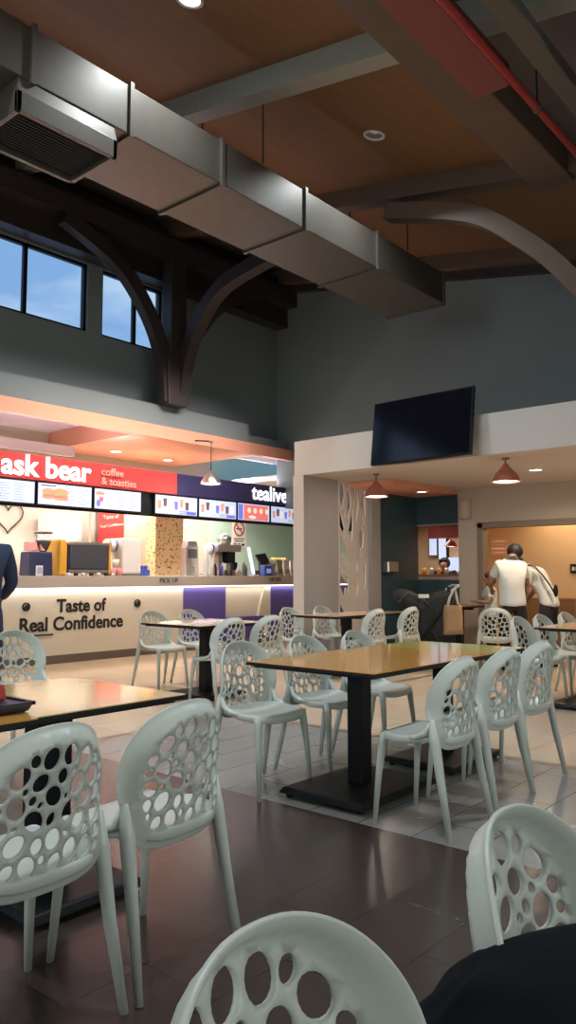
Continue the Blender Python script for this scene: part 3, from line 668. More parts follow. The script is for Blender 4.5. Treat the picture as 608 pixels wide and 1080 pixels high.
for i in range(7):
    bm = nb(); lathe(bm, [(.001, 0), (.03, 0), (.035, .035), (.025, .045), (.001, .045)], 12, cap=False); o = obj('sauce_tub', bm, M['text_black'] if i % 2 else M['white']); o.location = (6.28 + i * .13, 9.50, CT)
    tag(o, 'small tub on the counter edge in front of the espresso machine', 'tub', 'small tubs in front of the espresso machine')
p = thing('tissue_holder', 'blue and white paper roll dispenser right of the espresso machine', 'paper roll', (7.21, 9.80, CT))
bm = nb(); tube(bm, [(-.07, 0, .47), (.05, 0, .47)], .10, 20); obj('paper_roll', bm, M['white'], p)
bm = nb(); tube(bm, [(.055, 0, .47), (.09, 0, .47)], .085, 20); tube(bm, [(-.06, 0, .47), (-.04, 0, .47)], .104, 20); obj('blue_hub', bm, M['blue'], p)
bobj('stand', [(-.07, .07, -.06, .1, 0, .02), (-.03, .03, .02, .06, 0, .42)], M['steel'], p)
for i, (x, z) in enumerate([(7.14, 0), (7.25, 0), (7.19, .13)]):
    bm = nb(); lathe(bm, [(.001, 0), (.045, 0), (.06, .12), (.001, .12)], 14, cap=False); o = obj('paper_cup_stack', bm, M['pink'] if i != 2 else M['white']); o.location = (x, 9.62, CT + z)
    tag(o, 'paper cup stack left of the white cabinet', 'cup', 'paper cups beside the white cabinet')
p = thing('white_cabinet', 'plain white box cabinet standing on the counter beside the blue box', 'cabinet', (7.48, 9.74, CT))
bobj('body', [(-.18, .18, -.14, .2, .03, .58)], M['white'], p, .012); bobj('foot_rail', [(-.17, .17, -.12, .18, 0, .03)], M['frame_brown'], p); bobj('door', [(-.165, .165, -.150, -.14, .05, .565)], M['white'], p, .004)
p = thing('blue_box', 'small royal blue caddy at the right of the white cabinet', 'caddy', (7.76, 9.7, CT))
bobj('body', [(-.11, .11, -.07, .07, 0, .10)], M['blue'], p, .01)
for x in (-.07, .0, .07): bobj('divider', [(x - .02, x + .02, -.03, .03, .1, .16)], M['blue'], p)
# poster and heart on the back wall
p = thing('poster', 'red poster with pale lettering on the cream back wall of the coffee shop', 'poster', (8.13, 11.025, 1.35))
bobj('frame', [(-.30, .30, 0, .03, 0, 1.04)], M['steel'], p); bobj('sheet', [(-.27, .27, -.004, 0, .03, 1.01)], M['red_sign'], p)
text('lettering', 'Taste of', (-.17, -.008, .83), .10, M['cream'], p, rot=(pi / 2, -.15, 0), ext=.002); text('lettering', 'Real Confidence', (-.23, -.008, .68), .075, M['cream'], p, rot=(pi / 2, -.15, 0), ext=.002)
bm = nb(); hp = []
for i in range(41):
    t = 2 * pi * i / 40; hp.append((6.62 + .27 * sin(t) ** 3, 11.78, 2.20 + .017 * (13 * cos(t) - 5 * cos(2 * t) - 2 * cos(3 * t) - cos(4 * t))))
tube(bm, hp, .011, 6, cap=False); tag(obj('heart_outline', bm, M['text_black']), 'thin dark heart outline on the cream shop wall at the left edge', 'wall decoration')
p = thing('back_cabinet', 'tall pale cabinet against the coffee shop back wall', 'cabinet', (7.42, 11.5, 0))
bobj('body', [(-.28, .3, -.22, .24, 0, 2.25)], M['white'], p, .01); bobj('door', [(-.26, .28, -.235, -.22, .05, 2.2)], M['white'], p)
p = thing('back_worktop', 'long pale back worktop along the rear wall of both shops', 'worktop', (0, 11.495, 0))
bobj('body', [(-3, 7.12, -.25, .3, 0, .95), (8.5, 14.2, -.25, .3, 0, .95)], M['white'], p); bobj('top', [(-3, 7.12, -.28, .3, .95, 1.0), (8.5, 14.2, -.28, .3, .95, 1.0)], M['counter_edge'], p)

# drinks shop counter things
p = thing('steel_urn', 'tall steel dispenser behind the counter right of the mosaic column', 'dispenser', (9.0, 9.92, CT))
bm = nb(); box(bm, -.17, .13, -.06, .1, 0, .50); box(bm, -.15, .11, -.07, .1, .50, .60, top=(.8, .8)); obj('body', bm, M['steel'], p, bevel=.015)
bobj('panel', [(-.12, .08, -.068, -.06, .30, .46)], M['dark_glass'], p); bm = nb(); tube(bm, [(-.02, -.07, .14), (-.02, -.13, .14), (-.02, -.14, .08)], .012, 8); obj('tap', bm, M['steel'], p)
p = thing('blue_fan', 'blue and white round headed device on a white stand', 'fan', (9.28, 9.72, CT))
bm = nb(); tube(bm, [(-.1, 0, .47), (.10, 0, .47)], .09, 20); obj('drum', bm, M['white'], p); bm = nb(); tube(bm, [(.1, 0, .47), (.125, 0, .47)], .08, 20); obj('blue_cap', bm, M['blue'], p); bm = nb(); tube(bm, [(-.03, 0, .47), (.0, 0, .47)], .094, 20); obj('blue_ring', bm, M['blue'], p)
bobj('stand', [(-.14, -.08, -.04, .04, 0, .46), (.02, .06, -.04, .04, 0, .4)], M['white'], p)
p = thing('sealing_machine', 'cluster shaped steel cup sealing machine with dark parts', 'sealing machine', (9.70, 9.80, CT))
bobj('base', [(-.26, .26, -.16, .12, 0, .10)], M['steel'], p, .01); bobj('column', [(-.20, -.10, -.05, .10, .1, .52), (.12, .22, -.05, .10, .1, .52)], M['frame_brown'], p, .01)
bobj('head', [(-.28, .28, -.14, .12, .42, .56)], M['steel'], p, .02); bobj('press', [(-.07, .09, -.17, 0, .22, .42)], M['black'], p, .01)
for i, x in enumerate((-.18, .0, .16)):
    bm = nb(); lathe(bm, [(.04, .1), (.045, .22), (.035, .24), (.001, .24)], 14, c=(x, -.1, 0)); obj('cup_holder', bm, M['black'] if i != 1 else M['frame_brown'], p)
p = thing('jug', 'round white steel jug on top of the cup sealing machine', 'jug', (9.68, 9.80, CT + .56))
bm = nb(); lathe(bm, [(.001, 0), (.10, 0), (.13, .06), (.12, .12), (.07, .17), (.03, .19), (.001, .20)], 24, cap=False); obj('body', bm, M['steel'], p)
bm = nb(); tube(bm, [(.10, 0, .13), (.17, 0, .13), (.17, 0, .05), (.12, 0, .03)], .012, 8); obj('handle', bm, M['black'], p)
random.seed(5)
cols = ['steel', 'text_black', 'blue', 'white', 'frame_brown', 'machine_navy', 'steel', 'white', 'frame_brown', 'blue']
for i in range(10):
    h = random.uniform(.10, .24); bm = nb(); lathe(bm, [(.001, 0), (.035, 0), (.035, h * .7), (.018, h * .85), (.018, h), (.001, h)], 12, cap=False)
    o = obj('syrup_bottle', bm, M[cols[i]]); o.location = (9.14 + i * .095, 9.52 + .05 * (i % 2), CT); tag(o, 'small bottle in the row along the front of the drinks counter', 'bottle', 'bottles on the drinks counter')
for i in range(9):
    h = random.uniform(.22, .42); bm = nb(); lathe(bm, [(.001, 0), (.055, 0), (.06, h * .75), (.03, h * .9), (.001, h)], 12, cap=False)
    o = obj('storage_canister', bm, M[['steel', 'white', 'frame_brown', 'dark_glass'][i % 4]]); o.location = (10.1 + i * .17, 11.4, 1.0); tag(o, 'canister standing on the back worktop of the drinks shop', 'canister', 'canisters on the back worktop')
p = thing('tablet', 'glowing white tablet tilted on a stand beside the point of sale', 'tablet', (10.24, 9.60, CT))
bm = nb(); box(bm, -.04, .04, -.012, .012, .02, .53); o = obj('case', bm, M['white'], p, bevel=.006); o.rotation_euler = (0, R(-13), R(-15)); bm = nb(); box(bm, -.032, .032, -.015, -.012, .03, .52); o = obj('screen', bm, mat('tablet_glow', (.6, .7, .9), .3, emit=(.55, .68, .95), estr=1.1), p); o.rotation_euler = (0, R(-13), R(-15))
bobj('base', [(-.06, .08, -.06, .06, 0, .02)], M['white'], p)
p = thing('cash_register', 'black point of sale terminal with tilted screen', 'cash register', (10.62, 9.74, CT))
bobj('base', [(-.16, .16, -.12, .14, 0, .10)], M['black'], p, .01); bobj('neck', [(-.03, .03, .02, .06, .1, .25)], M['black'], p)
bm = nb(); box(bm, -.19, .19, -.015, .015, -.12, .12); o = obj('screen', bm, M['screen'], p, bevel=.008); o.location = (0, -.02, .30); o.rotation_euler = (R(-28), R(-6), R(14))
p = thing('blue_tub', 'blue plastic tub in front of the point of sale terminal', 'tub', (10.46, 9.50, CT))
bm = nb(); box(bm, -.09, .11, -.06, .06, 0, .19, top=(1.12, 1.12)); obj('body', bm, M['blue'], p, bevel=.015); bobj('label_panel', [(-.05, .06, -.075, -.065, .05, .13)], M['menu_text'], p)
for i in range(5):
    bm = nb(); a = .9 + i * .25; tube(bm, [(-.10, 0, 0), (-.05, 0, .05 + i * .004), (.02, 0, .06), (.09, 0, .03)], [.012, .026, .026, .01], 10); o = obj('banana', bm, mat('banana_yellow', (.62, .42, .12), .5)); o.location = (10.93 + .078 * i, 9.75, CT + .262); o.rotation_euler = (0, 0, R(80))
    tag(o, 'ripe banana lying on the dark box behind the menu cards', 'banana', 'bananas on the drinks counter')
p = tag(bobj('dark_box', [(10.90, 11.30, 9.64, 9.88, CT, CT + .235)], M['dark_glass'], bevel=.01), 'dark box under the bananas on the drinks counter', 'box')
for i, (x, m_) in enumerate([(10.86, 'steel'), (11.05, 'cream'), (11.24, 'white')]):
    p = thing('menu_card', ['grey standing card left of the cream card near the order end', 'cream standing card in the middle of the three by the pillar', 'white standing card against the pillar edge'][i], 'menu card', (x, 9.53, CT))
    bm = nb(); prism(bm, [(-.05, 0), (.05, 0), (.005, .30), (-.005, .30)], .14, 'x', -.07); obj('card', bm, M[m_], p); bobj('printed_lines', [(-.05, .05, -.045, -.04, .06, .075), (-.05, .05, -.04, -.03, .10, .112)], M['text_black'], p)
# no smoking notice
p = thing('no_smoking_sign', 'white no smoking notice with a red ring on the drinks shop wall', 'sign', (12.10, 11.785, 1.84))
bobj('sheet', [(-.22, .22, 0, .01, 0, .60)], M['white'], p)
bm = nb()
for i in range(28):
    a0, a1 = 2 * pi * i / 28, 2 * pi * (i + 1) / 28; prism(bm, [(cos(a) * r, .40 + sin(a) * r) for a, r in ((a0, .165), (a1, .165), (a1, .13), (a0, .13))], .006, 'y', -.008)
prism(bm, [(-.115, .495), (-.095, .515), (.115, .305), (.095, .285)], .006, 'y', -.008); obj('red_ring', bm, M['red'], p)
bobj('cigarette', [(-.09, .08, -.006, -.002, .385, .415)], M['text_black'], p)
bobj('printed_lines', [(-.17, .17, -.004, 0, .17, .19), (-.14, .14, -.004, 0, .12, .14), (-.17, -.08, -.004, 0, .03, .08), (-.04, .04, -.004, 0, .03, .08), (.08, .17, -.004, 0, .03, .08)], M['text_black'], p)

# ================================================================ CHAIRS
def sgn(a): return -1 if a < 0 else 1
ZC = .605
def outline_val(u, z):
    """<1 inside the backrest outline"""
    dz = z - ZC
    a, h, n = (.214, .222, 2.35) if dz > 0 else (.214 - .03 * dz, .218, 4.2)
    return (abs(u / a) ** n + abs(dz / h) ** n) ** (1 / n)
def bend(u, z):
    s = outline_val(u, z); t = max(0, min(1, (s - .79) / .21)); t = t * t * (3 - 2 * t)
    up = max(0, min(1, (z - .46) / .12))
    y = -.180 - .13 * (z - .42) - .10 * max(0, z - .60) ** 1.5 + 1.55 * u * u * (.55 + .45 * up) + .044 * t * (.25 + .75 * up)
    return Vector((u, y, z))
def make_back():
    rnd = random.Random(11)
    # variable ellipse packing
    holes = []
    def ok(c, a, b, rot, gap):
        for k in range(14):
            t = 2 * pi * k / 14; x = a * cos(t); y = b * sin(t); u = c[0] + x * cos(rot) - y * sin(rot); z = c[1] + x * sin(rot) + y * cos(rot)
            if outline_val(u, z) > .795 or z < .442: return False
            for (d, e, f, g) in holes:
                du, dz = u - d[0], z - d[1]; p = du * cos(g) + dz * sin(g); q = -du * sin(g) + dz * cos(g)
                if (p / (e + gap)) ** 2 + (q / (f + gap)) ** 2 < 1: return False
        return True
    for a, b, tries in ((.0235, .030, 1500), (.021, .025, 2500), (.017, .022, 4000), (.0135, .018, 5000), (.0105, .0135, 5000), (.008, .010, 4000)):
        for _ in range(tries):
            c = (rnd.uniform(-.18, .18), rnd.uniform(.45, .80)); rot = rnd.uniform(-.7, .7)
            if a > .021 and len(holes) > 16: break
            if ok(c, a, b, rot, .0050): holes.append((c, a, b, rot))
    V = []; E = []
    def loop(pts):
        s = len(V); V.extend(Vector(p) for p in pts); E.extend((s + i, s + (i + 1) % len(pts)) for i in range(len(pts)))
    n = 84; ol = []
    for i in range(n):
        t = 2 * pi * i / n; c, s = cos(t), sin(t); r = 1.0
        lo, hi = 0, .5
        for _ in range(30):
            mid = (lo + hi) / 2
            if outline_val(c * mid, ZC + s * mid) < 1: lo = mid
            else: hi = mid
        ol.append((c * lo, ZC + s * lo))
    loop(ol)
    for sc in (.985, .955, .92, .88, .84, .80):
        V.extend(Vector((u * sc, ZC + (z - ZC) * sc)) for u, z in ol[::1 if sc > .9 else 2])
    for c, a, b, g in holes:
        k = 16 if a > .012 else 12
        loop([(c[0] + a * cos(2 * pi * i / k) * cos(g) - b * sin(2 * pi * i / k) * sin(g), c[1] + a * cos(2 * pi * i / k) * sin(g) + b * sin(2 * pi * i / k) * cos(g)) for i in range(k)])
    def inhole(u, z, m=1.0):
        for c, a, b, g in holes:
            du, dz = u - c[0], z - c[1]; p = du * cos(g) + dz * sin(g); q = -du * sin(g) + dz * cos(g)
            if (p / a) ** 2 + (q / b) ** 2 < m: return True
        return False
    for i in range(-20, 21):
        for j in range(0, 42):
            u, z = i * .011 + (j % 2) * .0055, .38 + j * .011
            if outline_val(u, z) < .78 and not inhole(u, z, 1.5): V.append(Vector((u, z)))
    vo, eo, fo, *_ = delaunay_2d_cdt(V, E, [], 0, 1e-5)
    bm = nb(); T_ = .0065
    vs = [bm.verts.new(bend(v.x, v.y)) for v in vo]
    for f in fo:
        cu = sum(vo[i].x for i in f) / len(f); cz = sum(vo[i].y for i in f) / len(f)
        if inhole(cu, cz) or outline_val(cu, cz) > 1: continue
        try: bm.faces.new([vs[i] for i in f])
        except ValueError: pass
    for v in [v for v in bm.verts if not v.link_faces]: bm.verts.remove(v)
    for f in bm.faces: f.smooth = True
    return bm
def make_seat():
    bm = nb(); rings = []; n = 56
    def P(r, t, dz=0):
        c, s = cos(t), sin(t); a = .222 if s > 0 else .205; e = .62
        x = a * sgn(c) * abs(c) ** e * r * (1.0 + .03 * s); y = .205 * sgn(s) * abs(s) ** e * r + .01
        z = .452 - .016 * (1 - r * r)
        z += .030 * max(0, abs(x) / .21) ** 4 * max(0, -y / .2 + .2)       # sides sweep up to the back
        z -= .020 * max(0, (y - .14) / .075) ** 2                          # waterfall front
        if r > .93: z -= .004 * (r - .93) / .07
        return Vector((x, y, z + dz))
    prof = [(.02, 0), (.25, 0), (.5, 0), (.7, 0), (.85, 0), (.94, 0), (.985, -.003), (1.0, -.010), (1.0, -.026), (.985, -.034), (.96, -.036), (.93, -.018), (.5, -.014), (.02, -.014)]
    for r, dz in prof: rings.append([bm.verts.new(P(r, 2 * pi * k / n, dz)) for k in range(n)])
    for i in range(len(rings) - 1):
        for k in range(n):
            f = bm.faces.new((rings[i][k], rings[i][(k + 1) % n], rings[i + 1][(k + 1) % n], rings[i + 1][k])); f.smooth = True
    for rr in (rings[0], rings[-1]): bm.faces.new(rr).smooth = True
    return bm
def leg_bm(pts, rad, flat):
    bm = nb(); tube(bm, pts, rad, 12, flat); return bm
def make_chair():
    t = thing('bubble_chair', 'x', 'chair')
    s = obj('seat', make_seat(), M['plastic'], t)
    b = obj('backrest', make_back(), M['plastic'], t)
    md = b.modifiers.new('solid', 'SOLIDIFY'); md.thickness = .0085; md.offset = 0
    for sx in (-1, 1):
        obj('leg', leg_bm([(sx * .172, .160, .440), (sx * .180, .172, .39), (sx * .192, .187, .25), (sx * .205, .207, .0)], [.030, .0235, .0185, .0125], (1, .85)), M['plastic'], t)
        obj('leg', leg_bm([(sx * .205, -.118, .54), (sx * .206, -.132, .44), (sx * .213, -.165, .25), (sx * .230, -.215, .0)], [.014, .026, .0205, .0135], (.9, 1)), M['plastic'], t)
        bm = nb(); tube(bm, [(sx * .205, -.112, .525), (sx * .207, -.085, .472), (sx * .206, -.03, .446), (sx * .196, .10, .438)], [.012, .019, .017, .010], 10, (1, .8)); obj('side_rail', bm, M['plastic'], t)
    return t
chair0 = make_chair(); used = [False]
def chair(x, y, rz, label, grp):
    if used[0]: c = copy_tree(chair0)
    else: c = chair0; used[0] = True
    c.location = (x, y, 0); c.rotation_euler = (0, 0, R(rz)); tag(c, label, 'chair', grp); return c
G1 = 'perforated chairs around the left table'; G2 = 'perforated chairs around the long centre table'; G3 = 'perforated chairs around the table before the purple counter'
G4 = 'perforated chairs around the table by the pillar'; G5 = 'perforated chairs around the right hand table'; G6 = 'perforated chairs in the foreground row'
chair(1.175, 2.02, 3, 'pale perforated chair at the left frame edge seen from behind, nearest the left table', G1)
chair(1.67, 2.05, 6, 'pale perforated chair seen from behind, standing right of the one at the left edge', G1)
chair(2.98, 5.00, 180, 'pale perforated chair beyond the left table below the navy dressed person', G1)
chair(3.36, 3.09, 176, 'front facing chair at the left corner of the orange table', G2)
chair(3.96, 3.09, 180, 'front facing middle chair on the far side of the orange table', G2)
chair(4.56, 3.10, 182, 'front facing chair on the far side nearest the lime table half', G2)
chair(3.46, 2.02, 2, 'nearest of three chairs on the near side of the orange table', G2)
chair(4.03, 2.05, 0, 'middle chair of the three on the near side of the centre tables', G2)
chair(4.60, 2.09, -2, 'furthest right of the three chairs on the near side of the centre tables', G2)
chair(5.60, 6.64, 180, 'chair with its back to the cream counter, left of two there', G3)
chair(6.14, 6.62, 180, 'chair half in front of the purple panel, right of two backing the counter', G3)
chair(5.25, 5.36, -2, 'chair seen from behind against the purple panel, left near side', G3)
chair(5.80, 5.36, -3, 'chair seen from behind near the pillar foot, right near side of the purple counter table', G3)
chair(7.32, 6.10, 180, 'chair standing left of the pillar at the small peach table', G4)
chair(7.98, 6.10, 180, 'chair right in front of the taupe pillar', G4)
chair(7.74, 5.40, 0, 'chair seen from behind in front of the tree screen end', G4)
chair(8.52, 5.40, 0, 'chair seen from behind just left of the black pushchair', G4)
chair(9.12, 4.35, -72, 'chair with its perforated back square to the camera before the white shirted person', G5)
chair(7.16, 3.02, 180, 'left of the three far side chairs at the right hand table', G5)
chair(7.70, 3.02, 180, 'middle of the three far side chairs at the right hand table', G5)
chair(8.36, 3.02, 180, 'right of the three far side chairs at the right hand table', G5)
chair(.662, .42, 180, 'large close chair top at the bottom centre of the view', G6)
chair(1.256, .395, 180, 'close chair at the right edge with black jacket before it', G6)

# ================================================================ TABLES
def table(x0, x1, y0, y1, lam, label, cx=None, cy=None, bw=.72, bd=.62, h=.745, cw=.10):
    cx = (x0 + x1) / 2 if cx is None else cx; cy = (y0 + y1) / 2 if cy is None else cy
    p = thing('cafe_table', label, 'table', (cx, cy, 0)); a, b, c, d = x0 - cx, x1 - cx, y0 - cy, y1 - cy
    bm = nb(); box(bm, a, b, c, d, h - .004, h); obj('laminate_top', bm, lam, p)
    bm = nb(); box(bm, a - .0, b + .0, c, d, h - .022, h - .004); A = box(bm, a + .03, b - .03, c + .03, d - .03, h - .034, h - .022); obj('tabletop', bm, M['edge'], p, bevel=.002)
    bobj('support_bracket', [(-.22, .22, -.03, .03, h - .06, h - .034), (-.03, .03, -.22, .22, h - .06, h - .034)], M['black'], p)
    bm = nb(); box(bm, -cw * .55, cw * .55, -cw * .5, cw * .5, .05, h - .05); obj('column', bm, M['black'], p, bevel=.012)
    bm = nb(); box(bm, -bw / 2, bw / 2, -bd / 2, bd / 2, .022, .055, top=(.94, .93)); obj('base_plate', bm, M['black'], p, bevel=.008)
    for sx in (-1, 1):
        for sy in (-1, 1):
            bm = nb(); lathe(bm, [(.016, 0), (.022, .006), (.014, .024)], 12, c=(sx * (bw / 2 - .05), sy * (bd / 2 - .05), 0)); obj('foot', bm, M['black'], p)
    return p
table(1.45, 2.12, 2.36, 3.16, M['lam_yellow'], 'near left table with pale reflection on its yellow top', cx=1.74, cy=2.74, bw=.50, bd=.62, cw=.13)
table(.72, 1.445, 2.34, 3.16, M['lam_orange'], 'orange topped table at the left frame edge carrying the tray', bw=.5, bd=.6)
table(3.14, 4.415, 2.14, 3.0, M['lam_orange'], 'large orange topped table in the centre with a black pedestal', cx=3.66, cy=2.60, bw=.76, bd=.58, cw=.10)
table(4.42, 4.93, 2.16, 3.0, M['lam_lime'], 'lime yellow topped table joined to the right of the orange one', cx=4.62, cy=2.60, bw=.70, bd=.52, cw=.10)
table(5.0, 5.96, 5.38, 6.25, M['lam_peach'], 'pale peach table in front of the purple counter panel', cx=5.48, cy=5.80, bw=.6, bd=.6)
table(7.18, 8.80, 5.43, 6.08, M['lam_peach'], 'narrow peach table in front of the taupe pillar', cx=7.85, cy=5.76, bw=.6, bd=.5)
table(6.93, 8.90, 2.18, 2.94, M['lam_peach'], 'table at the right frame edge with a peach top and black edge', cx=7.42, cy=2.56, bw=.76, bd=.66)
table(9.85, 10.75, 5.28, 5.72, M['wood'], 'small wooden topped table behind the pushchair by the doorway', bw=.4, bd=.35, h=.78)

# tray and things at the left edge
p = thing('serving_tray', 'dark serving tray on the orange table at the left edge', 'tray', (1.30, 2.62, .746))
bm = nb(); box(bm, -.20, .19, -.15, .15, 0, .03, top=(1.06, 1.08)); obj('tray_body', bm, M['tray'], p, bevel=.01)
bobj('rim', [(-.21, .20, -.165, -.15, .024, .036), (-.21, .20, .15, .165, .024, .036), (.19, .205, -.165, .165, .024, .036)], M['tray'], p)
bm = nb(); box(bm, -.09, .09, -.06, .06, 0, .06, top=(.9, .9)); o = obj('food_box', bm, M['redplastic'], bevel=.012); o.location = (1.37, 2.62, .777)
tag(o, 'red food carton lying on the dark tray', 'carton')
bm = nb(); prism(bm, [(-.10, 0), (.05, 0), (.0, .06), (-.04, .12), (-.10, .14)], .08, 'y', -.04); o = obj('paper_napkin', bm, M['white'], bevel=.01); o.location = (1.40, 2.62, .838)
tag(o, 'crumpled white paper standing on the red carton', 'napkin')

# ================================================================ PEOPLE
def skinned(name, V, E, m, parent, sub=2, root=0):
    """V: list of (x,y,z,rx[,ry]); one continuous surface grown from a joint skeleton"""
    me = bpy.data.meshes.new(name); me.from_pydata([v[:3] for v in V], E, []); o = bpy.data.objects.new(name, me); COL.objects.link(o)
    s = o.modifiers.new('skin', 'SKIN'); s.use_smooth_shade = True
    if not me.skin_vertices: me.skin_vertices.new()
    for i, v in enumerate(V):
        sv = me.skin_vertices[0].data[i]; sv.radius = (v[3], v[4] if len(v) > 4 else v[3]); sv.use_root = (i == root)
    b = o.modifiers.new('sub', 'SUBSURF'); b.levels = b.render_levels = sub
    dg = bpy.context.evaluated_depsgraph_get(); m2 = bpy.data.meshes.new_from_object(o.evaluated_get(dg)); bpy.data.objects.remove(o)
    m2.materials.clear(); m2.materials.append(m)
    for p_ in m2.polygons: p_.use_smooth = True
    o = bpy.data.objects.new(name, m2); COL.objects.link(o); o.parent = parent
    return o
def joinmesh(dst, others):
    bm = nb(); bm.from_mesh(dst.data)
    for o in others:
        bm.from_mesh(o.data); bpy.data.objects.remove(o)
    bm.to_mesh(dst.data); bm.free(); return dst
def chainE(*chains):
    return [(c[i], c[i + 1]) for c in chains for i in range(len(c) - 1)]
def hand_chains(V, E, wrist, d, side, size=1.0):
    """add palm and five curled fingers to a body skeleton; d = pointing direction, side = thumb direction"""
    d = Vector(d).normalized(); s = Vector(side).normalized(); wv = Vector(V[wrist][:3]); nrm = d.cross(s)
    V.append((*(wv + d * .045 * size), .030 * size, .016 * size)); pm = len(V) - 1; E.append((wrist, pm))
    V.append((*(wv + d * .080 * size), .032 * size, .014 * size)); pk = len(V) - 1; E.append((pm, pk))
    for i, (off, L) in enumerate(((.026, .062), (.009, .070), (-.009, .066), (-.025, .052))):
        base = wv + d * .085 * size + s * off * size
        a = len(V); V.append((*base, .009 * size)); V.append((*(base + (d + nrm * .25).normalized() * L * .5 * size), .0085 * size)); V.append((*(base + (d * .85 + nrm * .7).normalized() * L * size), .007 * size))
        E += [(pk, a), (a, a + 1), (a + 1, a + 2)]
    a = len(V); V.append((*(wv + d * .035 * size + s * .034 * size), .012 * size)); V.append((*(wv + d * .072 * size + s * .050 * size + nrm * .012), .009 * size)); E += [(pm, a), (a, a + 1)]
def face(head, fwd, r, parent, m_skin):
    """nose, ears, eyes, mouth for a head centred at head looking along fwd"""
    h = Vector(head); f = Vector(fwd).normalized(); sd = f.cross(Vector((0, 0, 1))).normalized(); u = sd.cross(f)
    bm = nb(); ellipsoid(bm, h + f * r * 1.02 - u * r * .18, (r * .14, r * .14, r * .22), 10, 8)
    for s_ in (-1, 1): ellipsoid(bm, h + sd * s_ * r * .86 - u * r * .1, (r * .12, r * .16, r * .28), 10, 8)
    obj('nose_and_ears', bm, m_skin, parent)
    bm = nb()
    for s_ in (-1, 1): ellipsoid(bm, h + f * r * .93 + sd * s_ * r * .33 + u * r * .02, (r * .1, r * .1, r * .07), 10, 6)
    obj('eyes', bm, M['hair'], parent)
    bm = nb(); ellipsoid(bm, h + f * r * .90 - u * r * .52, (r * .24, r * .1, r * .06), 10, 6); obj('mouth', bm, mat('lips', (.30, .10, .08), .5), parent)

